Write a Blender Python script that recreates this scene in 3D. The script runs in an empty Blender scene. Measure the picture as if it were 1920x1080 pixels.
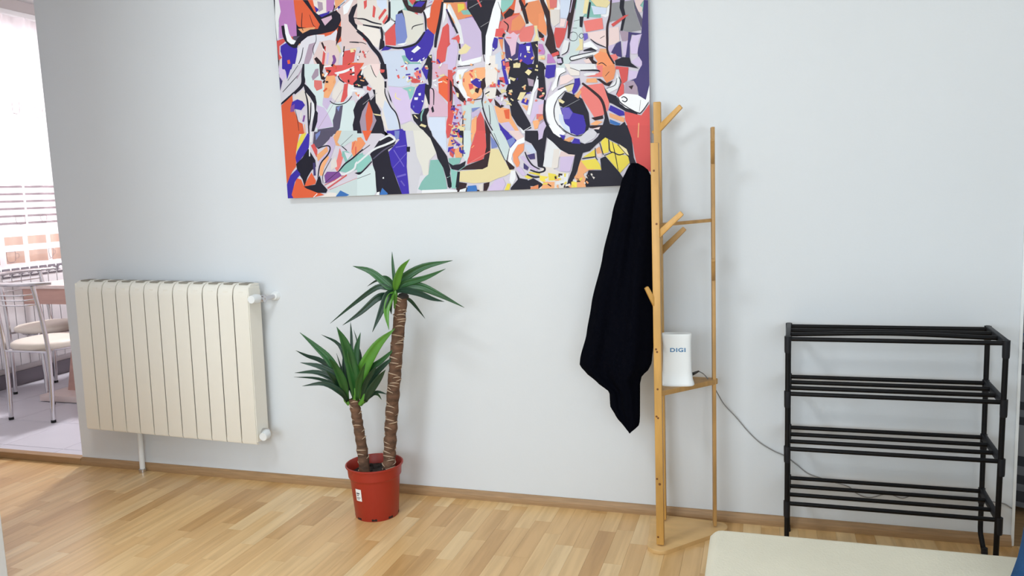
import bpy, bmesh, math, random
import numpy as np
from mathutils import Vector, Matrix

scene = bpy.context.scene
COL = scene.collection
R = math.radians
random.seed(7)

# ------------------------------------------------------------------ camera
F_PX = 1467.4
YAW, PITCH, ROLL = .3086, .1227, -.0374
CAM = Vector((0.0, -3.0, 1.2946))
_fw = Vector((-math.sin(YAW)*math.cos(PITCH), math.cos(YAW)*math.cos(PITCH), -math.sin(PITCH)))
_r0 = Vector((math.cos(YAW), math.sin(YAW), 0)); _u0 = _r0.cross(_fw)
_r = math.cos(ROLL)*_r0 + math.sin(ROLL)*_u0
_u = -math.sin(ROLL)*_r0 + math.cos(ROLL)*_u0
cd = bpy.data.cameras.new('camera'); cam = bpy.data.objects.new('camera', cd); COL.objects.link(cam)
cd.sensor_width = 36; cd.lens = F_PX/1920*36; cd.clip_start = .02
m = Matrix.Identity(4)
for i in range(3):
    m[i][0], m[i][1], m[i][2], m[i][3] = _r[i], _u[i], -_fw[i], CAM[i]
cam.matrix_world = m
scene.camera = cam

# ------------------------------------------------------------------ world, lights, exposure
w = bpy.data.worlds.new('world'); scene.world = w; w.use_nodes = True
w.node_tree.nodes['Background'].inputs[0].default_value = (.93, .96, 1, 1)
w.node_tree.nodes['Background'].inputs[1].default_value = 1.2
def area(name, loc, rot, sx, sy, power, col, shape='RECTANGLE'):
    l = bpy.data.lights.new(name, 'AREA'); l.shape = shape; l.size = sx; l.size_y = sy
    l.energy = power; l.color = col
    o = bpy.data.objects.new(name, l); COL.objects.link(o); o.location = loc; o.rotation_euler = rot
    return o
area('daylight_living_window', (-1.55, -4.98, 1.55), (R(90), 0, 0), 2.3, 1.5, 62, (.82, .965, 1.07))
area('second_window_fill', (1.2, -4.98, 1.55), (R(90), 0, 0), 1.7, 1.5, 40, (.82, .965, 1.07))  # unseen second window, added so light reaches the far left wall
area('daylight_kitchen_window', (-5.42, 1.45, 1.75), (0, R(-90), 0), 1.6, 1.75, 13, (1, .965, .985))
area('ceiling_lamp_light', (-1.45, -1.9, 2.655), (0, 0, 0), .5, .5, 21, (.86, .965, 1.04), 'DISK')
area('kitchen_fill_light', (-4.0, 1.9, 2.655), (0, 0, 0), .35, .35, 62, (.99, .96, 1), 'DISK')  # added lamp: brightens the kitchen, spills fill onto the left wall
vs = scene.view_settings
vs.view_transform = 'Standard'; vs.look = 'None'; vs.gamma = 1; vs.use_curve_mapping = False
vs.exposure = 0.07

# ------------------------------------------------------------------ pixel helpers (photo 1920x1080)
def ray(x, y): return _fw*F_PX + _r*(x-960) + _u*(540-y)
def onz(x, y, z=0.0): d = ray(x, y); return CAM + d*((z-CAM.z)/d.z)
def ony(x, y, Y=0.0): d = ray(x, y); return CAM + d*((Y-CAM.y)/d.y)
def proj(p):
    d = Vector(p)-CAM; z = d.dot(_fw)
    return (960+F_PX*d.dot(_r)/z, 540-F_PX*d.dot(_u)/z, z)

# ------------------------------------------------------------------ materials
def lin(c):
    return tuple(((v/255)/12.92 if v/255 <= .04045 else ((v/255+.055)/1.055)**2.4) for v in c)
MATS = {}
def mat(name, rgb, rough=.6, metal=0, noise=None, bump=0, bscale=60, spec=.5, sheen=0, coat=0):
    """noise=(scale, amount, (stretch xyz)) varies the colour by a noise in object space"""
    if name in MATS: return MATS[name]
    m = bpy.data.materials.new(name); m.use_nodes = True
    nt = m.node_tree; b = nt.nodes['Principled BSDF']
    c = lin(rgb)+(1,)
    b.inputs['Base Color'].default_value = c; b.inputs['Roughness'].default_value = rough
    b.inputs['Metallic'].default_value = metal; b.inputs['Specular IOR Level'].default_value = spec
    b.inputs['Sheen Weight'].default_value = sheen; b.inputs['Coat Weight'].default_value = coat
    tc = nt.nodes.new('ShaderNodeTexCoord')
    if noise:
        mp = nt.nodes.new('ShaderNodeMapping'); mp.inputs['Scale'].default_value = noise[2]
        nt.links.new(tc.outputs['Object'], mp.inputs[0])
        n = nt.nodes.new('ShaderNodeTexNoise'); n.inputs['Scale'].default_value = noise[0]; n.inputs['Detail'].default_value = 4
        nt.links.new(mp.outputs[0], n.inputs[0])
        rp = nt.nodes.new('ShaderNodeValToRGB')
        a = noise[1]
        rp.color_ramp.elements[0].position = .3; rp.color_ramp.elements[1].position = .7
        rp.color_ramp.elements[0].color = tuple(max(0, v*(1-a)) for v in c[:3])+(1,)
        rp.color_ramp.elements[1].color = tuple(min(1, v*(1+a)) for v in c[:3])+(1,)
        nt.links.new(n.outputs['Fac'], rp.inputs[0]); nt.links.new(rp.outputs[0], b.inputs['Base Color'])
    if bump:
        n2 = nt.nodes.new('ShaderNodeTexNoise'); n2.inputs['Scale'].default_value = bscale; n2.inputs['Detail'].default_value = 3
        nt.links.new(tc.outputs['Object'], n2.inputs[0])
        bp = nt.nodes.new('ShaderNodeBump'); bp.inputs['Strength'].default_value = bump; bp.inputs['Distance'].default_value = .004
        nt.links.new(n2.outputs['Fac'], bp.inputs['Height']); nt.links.new(bp.outputs[0], b.inputs['Normal'])
    MATS[name] = m
    return m
def pane_mat():
    m = bpy.data.materials.new('window_glass'); m.use_nodes = True; nt = m.node_tree; nt.nodes.clear()
    o = nt.nodes.new('ShaderNodeOutputMaterial'); mx = nt.nodes.new('ShaderNodeMixShader')
    t = nt.nodes.new('ShaderNodeBsdfTransparent'); g = nt.nodes.new('ShaderNodeBsdfGlossy'); g.inputs['Roughness'].default_value = .02
    mx.inputs[0].default_value = .06
    nt.links.new(t.outputs[0], mx.inputs[1]); nt.links.new(g.outputs[0], mx.inputs[2]); nt.links.new(mx.outputs[0], o.inputs[0])
    return m
M_WALL = mat('white_wall_paint', (222, 225, 228), .75, bump=.06, bscale=120, noise=(1.2, .015, (1, 1, 1)))
M_KWALL = mat('kitchen_wall_paint', (232, 226, 224), .8)
M_CEIL = mat('ceiling_paint', (236, 236, 236), .85)
M_TRIMW = mat('white_gloss_trim', (240, 242, 242), .35)
M_BASEB = mat('oak_baseboard', (166, 131, 92), .5, noise=(6, .14, (2, 10, 30)))
M_RAD = mat('cream_radiator_enamel', (243, 238, 226), .38)
M_GAPSHADE = mat('radiator_gap_shade', (64, 58, 50), .9)  # dark tone paints the shade seen between radiator sections
M_CHROME = mat('chrome', (205, 203, 205), .16, metal=1)
M_WPLAST = mat('white_plastic', (238, 240, 240), .4)
M_BLKMET = mat('black_coated_steel', (6, 6, 9), .5, spec=.25)
M_BLKCAP = mat('black_plastic_joint', (24, 26, 32), .5, spec=.3)
M_STAND = mat('varnished_pine', (204, 156, 84), .42, noise=(5, .16, (6, 6, 1.0)))
M_STAND2 = mat('varnished_pine_edge', (184, 142, 86), .5, noise=(5, .18, (6, 6, 1.2)))
M_KNOT = mat('pine_knot', (112, 66, 28), .55)
M_TOWEL = mat('black_terry', (9, 10, 17), 1.0, bump=.4, bscale=500, spec=.02)
M_POT = mat('terracotta_plastic', (160, 43, 27), .42)
M_SOIL = mat('dark_soil', (38, 28, 24), .95, bump=1, bscale=90)
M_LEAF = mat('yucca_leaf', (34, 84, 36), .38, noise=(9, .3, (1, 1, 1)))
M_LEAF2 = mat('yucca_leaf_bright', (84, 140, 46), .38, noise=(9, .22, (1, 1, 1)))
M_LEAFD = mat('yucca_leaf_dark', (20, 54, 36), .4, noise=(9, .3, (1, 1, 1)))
M_TRUNK = mat('yucca_bark', (100, 72, 54), .85, noise=(26, .45, (1, 1, 2.2)), bump=.8, bscale=70)
M_SCAR = mat('leaf_scar', (184, 160, 136), .85)
M_LABEL = mat('paper_label', (240, 238, 236), .6)
M_INK = mat('label_ink', (70, 70, 80), .7)
M_SOFA = mat('cream_upholstery', (222, 216, 196), .85, noise=(5, .05, (1, 1, 1)), bump=.25, bscale=220)
M_BLUE = mat('blue_cushion_cloth', (22, 66, 110), .9, noise=(12, .12, (1, 1, 1)), bump=.3, bscale=260)
M_TABLE = mat('pinkish_laminate', (196, 156, 144), .5, noise=(4, .08, (1, 8, 8)))
M_TTOP = mat('pale_laminate_top', (226, 208, 202), .4, noise=(4, .04, (1, 8, 8)))
M_SEAT = mat('cream_vinyl', (234, 224, 210), .45)
M_RUBBER = mat('black_rubber', (20, 20, 22), .7)
M_KTILE = mat('pale_floor_tile', (214, 212, 220), .3, noise=(3, .03, (1, 1, 1)))
M_GROUT = mat('tile_grout', (168, 162, 168), .9)
M_GREYPL = mat('grey_plinth', (128, 122, 130), .7)
M_CABLE = mat('grey_cable', (140, 140, 140), .55)
M_CABLEK = mat('black_plug', (22, 22, 24), .5)
M_GLASS = pane_mat()

# ------------------------------------------------------------------ mesh helpers
class MB:
    def __init__(self): self.bm = bmesh.new()
    def box(self, c, s, rot=None, bevel=0, seg=2):
        r = bmesh.ops.create_cube(self.bm, size=1)
        vs_ = r['verts']
        mtx = Matrix.Translation(c) @ (rot.to_4x4() if rot else Matrix.Identity(4)) @ Matrix.Diagonal((*s, 1))
        bmesh.ops.transform(self.bm, matrix=mtx, verts=vs_)
        if bevel:
            ed = list({e for v in vs_ for e in v.link_edges})
            bmesh.ops.bevel(self.bm, geom=ed, offset=bevel, segments=seg, profile=.5, affect='EDGES')
        return self
    def bb(self, x0, x1, y0, y1, z0, z1, bevel=0, seg=2):
        return self.box(((x0+x1)/2, (y0+y1)/2, (z0+z1)/2), (x1-x0, y1-y0, z1-z0), None, bevel, seg)
    def tube(self, pts, rad, n=12, cap=True):
        pts = [Vector(p) for p in pts]
        rads = rad if isinstance(rad, (list, tuple)) else [rad]*len(pts)
        up = None; rings = []
        for i, p in enumerate(pts):
            t = (pts[min(i+1, len(pts)-1)]-pts[max(i-1, 0)]).normalized()
            if up is None: up = t.orthogonal().normalized()
            up = (up - t*up.dot(t)).normalized()
            sd = t.cross(up)
            rings.append([self.bm.verts.new(p+(up*math.cos(a)+sd*math.sin(a))*rads[i]) for a in (2*math.pi*k/n for k in range(n))])
        for a, b in zip(rings, rings[1:]):
            for k in range(n): self.bm.faces.new((a[k], a[(k+1) % n], b[(k+1) % n], b[k]))
        if cap:
            self.bm.faces.new(rings[0][::-1]); self.bm.faces.new(rings[-1])
        return self
    def lathe(self, prof, c=(0, 0, 0), n=40, close=False):
        rings = []
        for r, z in prof:
            rings.append([self.bm.verts.new((c[0]+r*math.cos(2*math.pi*k/n), c[1]+r*math.sin(2*math.pi*k/n), c[2]+z)) for k in range(n)])
        for a, b in zip(rings, rings[1:]):
            for k in range(n): self.bm.faces.new((a[k], a[(k+1) % n], b[(k+1) % n], b[k]))
        self.bm.faces.new(rings[0][::-1]); self.bm.faces.new(rings[-1])
        return self
    def prism(self, poly, z0, z1, bevel=0):
        a = [self.bm.verts.new((x, y, z0)) for x, y in poly]; b = [self.bm.verts.new((x, y, z1)) for x, y in poly]
        n = len(poly)
        f = [self.bm.faces.new(a[::-1]), self.bm.faces.new(b)]
        for k in range(n): self.bm.faces.new((a[k], a[(k+1) % n], b[(k+1) % n], b[k]))
        if bevel:
            ed = [e for ff in f for e in ff.edges]
            bmesh.ops.bevel(self.bm, geom=ed, offset=bevel, segments=2, profile=.5, affect='EDGES')
        return self
    def loft(self, rings, cap=True):
        rs = [[self.bm.verts.new(p) for p in r] for r in rings]
        n = len(rs[0])
        for a, b in zip(rs, rs[1:]):
            for k in range(n): self.bm.faces.new((a[k], a[(k+1) % n], b[(k+1) % n], b[k]))
        if cap: self.bm.faces.new(rs[0][::-1]); self.bm.faces.new(rs[-1])
        return self
    def build(self, name, mtl, parent=None, smooth=True, angle=40):
        bmesh.ops.recalc_face_normals(self.bm, faces=self.bm.faces)
        me = bpy.data.meshes.new(name); self.bm.to_mesh(me); self.bm.free()
        return link(name, me, mtl, parent, smooth, angle)
def link(name, me, mtl, parent=None, smooth=True, angle=40):
    if mtl and not me.materials: me.materials.append(mtl)
    if smooth:
        me.polygons.foreach_set('use_smooth', [True]*len(me.polygons))
        try: me.set_sharp_from_angle(angle=R(angle))
        except Exception: pass
    o = bpy.data.objects.new(name, me); COL.objects.link(o)
    if parent is not None: o.parent = parent
    return o
def tag(o, label=None, cat=None, group=None, kind=None):
    if label: o['label'] = label
    if cat: o['category'] = cat
    if group: o['group'] = group
    if kind: o['kind'] = kind
    return o
def empty(name, loc=(0, 0, 0), rz=0):
    o = bpy.data.objects.new(name, None); COL.objects.link(o); o.location = loc; o.rotation_euler = (0, 0, rz)
    o.empty_display_size = .1
    return o
def struct(name, mb, mtl, label=None, parent=None, smooth=False):
    o = mb.build(name, mtl, parent, smooth)
    if parent is None: o['kind'] = 'structure'
    if label: o['label'] = label
    return o
def bez(pts, n=8):
    """Catmull-Rom through pts"""
    pts = [Vector(p) for p in pts]; P = [2*pts[0]-pts[1]]+pts+[2*pts[-1]-pts[-2]]; out = []
    for i in range(1, len(P)-2):
        for k in range(n):
            t = k/n; a, b, c, d = P[i-1], P[i], P[i+1], P[i+2]
            out.append(.5*((2*b)+(c-a)*t+(2*a-5*b+4*c-d)*t*t+(3*b-a-3*c+d)*t**3))
    out.append(pts[-1]); return out

# ------------------------------------------------------------------ room shell
XL, XR = -3.28, .845           # ends of the back wall
CEIL = 2.80
KZ = .033                      # kitchen floor is one small step higher
KX = -5.13                     # kitchen window wall
tag(struct('wall_back', MB().bb(XL, XR, 0, .14, 0, CEIL), M_WALL), 'plain white painted wall behind the radiator, plant and coat stand')
tag(struct('wall_back_side', MB().bb(-5.45, -4.3, 0, .14, 0, CEIL), M_WALL), 'white wall on the far side of the kitchen opening')
struct('wall_back_beyond', MB().bb(1.75, 2.6, 0, .14, 0, CEIL), M_WALL)
struct('wall_right', MB().bb(2.4, 2.6, -5.1, 0, 0, CEIL), M_WALL)
struct('wall_side', MB().bb(-4.45, -4.25, -5.1, 0, 0, CEIL), M_WALL)
c = onz(20.5, 1118)
tag(struct('wall_left', MB().bb(-4.25, c.x, c.y-.12, c.y, 0, CEIL, bevel=.004), M_WALL), 'white end of a short partition wall beside the laminate floor')
struct('ceiling', MB().bb(-5.6, 2.6, -5.2, 3.6, CEIL, CEIL+.1), M_CEIL)
# wall behind the camera with its window opening and an added second one
fw = MB()
fw.bb(-4.45, -2.75, -5.2, -5.0, 0, CEIL); fw.bb(-.35, .3, -5.2, -5.0, 0, CEIL); fw.bb(2.1, 2.6, -5.2, -5.0, 0, CEIL)
fw.bb(.3, 2.1, -5.2, -5.0, 0, .75); fw.bb(.3, 2.1, -5.2, -5.0, 2.35, CEIL)
fw.bb(-2.75, -.35, -5.2, -5.0, 0, .75); fw.bb(-2.75, -.35, -5.2, -5.0, 2.35, CEIL)
struct('wall_front', fw, M_WALL)
def window(name, axis, a0, a1, p, z0, z1, nm, label):
    """axis 'x': pane spans x a0..a1 at y=p; axis 'y': spans y at x=p"""
    def b(mb, u0, u1, d0, d1, zz0, zz1, **k):
        if axis == 'x': mb.bb(u0, u1, p+d0, p+d1, zz0, zz1, **k)
        else: mb.bb(p+d0, p+d1, u0, u1, zz0, zz1, **k)
    f = MB(); t = .06
    b(f, a0, a1, -.03, .03, z0, z0+t); b(f, a0, a1, -.03, .03, z1-t, z1)
    for k in range(nm+1):
        c_ = a0 + (a1-a0)*k/nm
        lo = max(a0, c_-t/2) if k else a0; hi = min(a1, lo+t) if k < nm else a1
        if k == nm: lo = a1-t
        b(f, lo, hi, -.029, .029, z0, z1)
    o = struct(name, f, M_TRIMW, label)
    for k in range(nm):
        u0 = a0+(a1-a0)*k/nm+.02; u1 = a0+(a1-a0)*(k+1)/nm-.02
        g = MB(); b(g, u0, u1, -.004, .004, z0+.02, z1-.02); g.build('pane', M_GLASS, o, False)
    s = MB(); b(s, a0-.05, a1+.05, -.0 if axis == 'x' else .03, .14, z0-.035, z0, bevel=.006)
    s.build('window_sill', M_TRIMW, o, False)
    return o
window('window_2', 'x', -2.75, -.35, -5.1, .75, 2.35, 2, 'wide white framed living room window')
window('window_fill', 'x', .3, 2.1, -5.1, .75, 2.35, 2, 'narrower white framed window, added unseen to light the left wall')
# kitchen shell
kw = MB()
kw.bb(KX-.2, KX, .14, .62, 0, CEIL); kw.bb(KX-.2, KX, 2.3, 3.6, 0, CEIL)
kw.bb(KX-.2, KX, .62, 2.3, 0, .9); kw.bb(KX-.2, KX, .62, 2.3, 2.62, CEIL)
tag(struct('wall_kitchen', kw, M_KWALL), 'pale kitchen wall around the curtained window')
struct('wall_kitchen_end', MB().bb(-5.4, -1.6, 3.4, 3.6, 0, CEIL), M_KWALL)
struct('wall_kitchen_side', MB().bb(-1.8, -1.6, .14, 3.4, 0, CEIL), M_KWALL)
tag(window('window_1', 'y', .62, 2.3, KX-.1, .9, 2.62, 3, 'bright kitchen window behind the sheer curtain'))
tag(struct('baseboard_kitchen', MB().bb(KX+.0, KX+.012, .14, 3.4, KZ, KZ+.1), M_GREYPL), 'grey plinth at the foot of the kitchen window wall')
# hall beyond the right doorway
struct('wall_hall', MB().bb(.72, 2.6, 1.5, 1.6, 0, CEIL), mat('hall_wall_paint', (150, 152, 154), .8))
struct('wall_hall_left', MB().bb(.72, .84, .14, 1.5, 0, CEIL), M_WALL)
struct('wall_hall_right', MB().bb(2.5, 2.6, .14, 1.5, 0, CEIL), M_WALL)
struct('floor_hall', MB().bb(.72, 2.6, 0, 1.6, -.06, -.001), M_BASEB)

# baseboard: lower bar plus a rounded upper lip, threshold strip in the kitchen opening
def baseb(name, x0, x1, lab):
    prof = [(0, 0), (-.017, 0), (-.017, .010), (-.0155, .020), (-.011, .027), (-.008, .033), (-.005, .037), (0, .038)]
    o = struct(name, MB().loft([[(x, y, z) for y, z in prof] for x in (x0, x1)]), M_BASEB, lab)
    return o
baseb('baseboard_back', XL, XR-.006, 'slim oak baseboard along the white wall')
tag(struct('trim_1', MB().bb(-4.25, XL, -.017, .03, 0, KZ+.002, bevel=.003), M_BASEB), 'oak threshold strip on the step up to the tiled kitchen')
tag(struct('trim_2', MB().bb(XR-.006, XR+.004, -.006, .146, 0, 2.3, bevel=.002), M_TRIMW), 'white edge trim at the right end of the wall')

# ------------------------------------------------------------------ laminate floor, strip by strip
def strip_mat():
    m = bpy.data.materials.new('oak_laminate_strip'); m.use_nodes = True; nt = m.node_tree; b = nt.nodes['Principled BSDF']
    N = nt.nodes.new; L = nt.links.new
    oi = N('ShaderNodeObjectInfo'); ge = N('ShaderNodeNewGeometry')
    ad = N('ShaderNodeMath'); ad.operation = 'ADD'; L(oi.outputs['Random'], ad.inputs[0]); L(ge.outputs['Random Per Island'], ad.inputs[1])
    fr = N('ShaderNodeMath'); fr.operation = 'FRACT'; L(ad.outputs[0], fr.inputs[0])
    rp = N('ShaderNodeValToRGB'); cr = rp.color_ramp; cr.interpolation = 'LINEAR'
    for i, (p, col) in enumerate([(0, (206, 160, 102)), (.15, (220, 176, 118)), (.5, (231, 190, 132)), (.8, (236, 199, 144)), (1, (240, 207, 156))]):
        e = cr.elements[0] if i == 0 else (cr.elements[1] if i == 1 else cr.elements.new(p))
        e.position = p; e.color = lin(col)+(1,)
    L(fr.outputs[0], rp.inputs[0])
    mp = N('ShaderNodeMapping'); mp.inputs['Scale'].default_value = (34, 2.2, 1)
    sh = N('ShaderNodeVectorMath'); sh.operation = 'ADD'
    cb = N('ShaderNodeCombineXYZ'); mu = N('ShaderNodeMath'); mu.operation = 'MULTIPLY'; mu.inputs[1].default_value = 37
    L(fr.outputs[0], mu.inputs[0]); L(mu.outputs[0], cb.inputs[1])
    L(ge.outputs['Position'], sh.inputs[0]); L(cb.outputs[0], sh.inputs[1]); L(sh.outputs[0], mp.inputs[0])
    n = N('ShaderNodeTexNoise'); n.inputs['Scale'].default_value = 1; n.inputs['Detail'].default_value = 5; n.inputs['Distortion'].default_value = .6
    L(mp.outputs[0], n.inputs[0])
    mx = N('ShaderNodeMix'); mx.data_type = 'RGBA'; mx.blend_type = 'MULTIPLY'; mx.inputs[0].default_value = 1
    r2 = N('ShaderNodeValToRGB'); r2.color_ramp.elements[0].position = .3; r2.color_ramp.elements[1].position = .62
    r2.color_ramp.elements[0].color = (.80, .76, .70, 1); r2.color_ramp.elements[1].color = (1, 1, 1, 1)
    L(n.outputs['Fac'], r2.inputs[0]); L(rp.outputs[0], mx.inputs[6]); L(r2.outputs[0], mx.inputs[7])
    L(mx.outputs[2], b.inputs['Base Color'])
    b.inputs['Roughness'].default_value = .30; b.inputs['Specular IOR Level'].default_value = .65
    return m
M_STRIP = strip_mat()
floor = tag(struct('floor', MB().bb(-4.25, 2.4, -5.0, 0, -.06, -.0025), mat('floor_joint', (120, 84, 50), .8)), 'light oak three-strip laminate floor')
SW = .0655
cands = []
x = -4.25; ci = 0
while x < 2.39:
    y = -.004 - random.uniform(0, .35)
    y1 = -.002
    while True:
        cands.append((x, min(x+SW, 2.4), max(y, -5.0), y1)); y1 = y
        if y <= -5.0: break
        y -= random.choice((.24, .30, .36, .42, .48))*random.uniform(.92, 1.08)
    x += SW
def vis(c_):
    p = ((c_[0]+c_[1])/2, (c_[2]+c_[3])/2, 0)
    px, py, d = proj(p)
    if d < .3 or not (-60 < px < 1980 and 700 < py < 1140): return 0
    return (c_[1]-c_[0])*(c_[3]-c_[2])/d**3
cands.sort(key=vis, reverse=True)
ub = MB().box((0, 0, 0), (1, 1, 1)); bmesh.ops.recalc_face_normals(ub.bm, faces=ub.bm.faces)
unit = bpy.data.meshes.new('floor_strip'); ub.bm.to_mesh(unit); ub.bm.free(); unit.materials.append(M_STRIP)
G = .0005
for c_ in cands[:300]:
    o = bpy.data.objects.new('floor_strip', unit); COL.objects.link(o); o.parent = floor
    o.location = ((c_[0]+c_[1])/2, (c_[2]+c_[3])/2, -.0015); o.scale = (c_[1]-c_[0]-G, c_[3]-c_[2]-G, .003)
rest = MB()
for c_ in cands[300:]: rest.bb(c_[0]+G/2, c_[1]-G/2, c_[2]+G/2, c_[3]-G/2, -.003, 0)
o = rest.build('floor_strips_beyond', M_STRIP, floor, False); o['kind'] = 'stuff'

# kitchen tile floor
kf = tag(struct('floor_kitchen', MB().bb(KX, -1.8, .03, 3.4, -.06, KZ-.002), M_GROUT), 'pale glossy tile floor of the kitchen')
TS = .40
tmesh = {}
for i in range(-4, 8):
    for j in range(-2, 9):
        x0 = max(KX+.012, -3.905+(i-3)*TS); x1 = min(-1.8, -3.905+(i-2)*TS); y0 = max(.03, .49+(j-1)*TS); y1 = min(3.4, .49+j*TS)
        if x1-x0 < .02 or y1-y0 < .02: continue
        key = (round(x1-x0, 3), round(y1-y0, 3))
        if key not in tmesh:
            tb = MB().box((0, 0, 0), (x1-x0-.004, y1-y0-.004, .006), bevel=.001, seg=1)
            bmesh.ops.recalc_face_normals(tb.bm, faces=tb.bm.faces)
            me = bpy.data.meshes.new('floor_tile'); tb.bm.to_mesh(me); tb.bm.free(); me.materials.append(M_KTILE); tmesh[key] = me
        o = bpy.data.objects.new('floor_tile', tmesh[key]); COL.objects.link(o); o.parent = kf
        o.location = ((x0+x1)/2, (y0+y1)/2, KZ-.003)

# ------------------------------------------------------------------ ceiling lamps (above the frame; the kitchen one is added fill)
for nm, loc, r_, lab in (('ceiling_lamp', (-1.45, -1.9, CEIL), .27, 'round white ceiling lamp over the living room'),
                        ('ceiling_lamp', (-4.0, 1.9, CEIL), .19, 'small round white lamp, added unseen to brighten the kitchen')):
    e = tag(empty(nm, loc), lab, 'lamp')
    MB().lathe([(r_*.9, 0), (r_*.95, -.03), (r_, -.04), (r_, -.06), (r_*.9, -.065)]).build('lamp_base', M_WPLAST, e)
    mm = mat('lamp_diffuser', (250, 248, 244), .5)
    mm.node_tree.nodes['Principled BSDF'].inputs['Emission Color'].default_value = (1, .97, .92, 1)
    mm.node_tree.nodes['Principled BSDF'].inputs['Emission Strength'].default_value = 2.5
    MB().lathe([(r_*.94, -.062), (r_*.92, -.09), (r_*.8, -.11), (r_*.5, -.122), (r_*.05, -.125)]).build('diffuser', mm, e)

# ------------------------------------------------------------------ painting (printed canvas)
PY = -.032
PX0, PX1 = ony(540, 372, PY).x, ony(1217.5, 150, PY).x
PZ0 = ony(540, 372, PY).z; PZ1 = PZ0+1.04
PAL = dict(K=(30, 27, 42), K2=(48, 28, 34), W=(236, 237, 240), Cr=(228, 220, 214), Pk=(232, 208, 206), Li=(205, 188, 220), Ma=(184, 126, 186),
 Pu=(128, 78, 150), Bl=(62, 46, 164), Nv=(68, 58, 112), Re=(216, 88, 86), Or=(224, 98, 62), LO=(240, 172, 122), Ye=(234, 214, 84),
 Sa=(230, 215, 166), Te=(138, 191, 182), Pt=(207, 221, 222), Gr=(90, 84, 106), Gy=(146, 146, 150), Bu=(122, 136, 196), Sk=(207, 217, 236),
 Sb=(62, 116, 188), Lp=(222, 186, 206), Ol=(234, 146, 100), Lb=(112, 98, 192), Pg=(216, 214, 222), Ps=(224, 221, 212), Pi=(226, 122, 116), Md=(170, 150, 168))
TILES = dict(A1=(500, 0), A2=(500, 120), A3=(500, 245), B1=(670, 0), B2=(670, 120), B3=(670, 245), C1=(840, 0), C2=(840, 120), C3=(840, 245),
 D1=(1010, 0), D2=(1010, 120), D3=(1010, 235))
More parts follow.
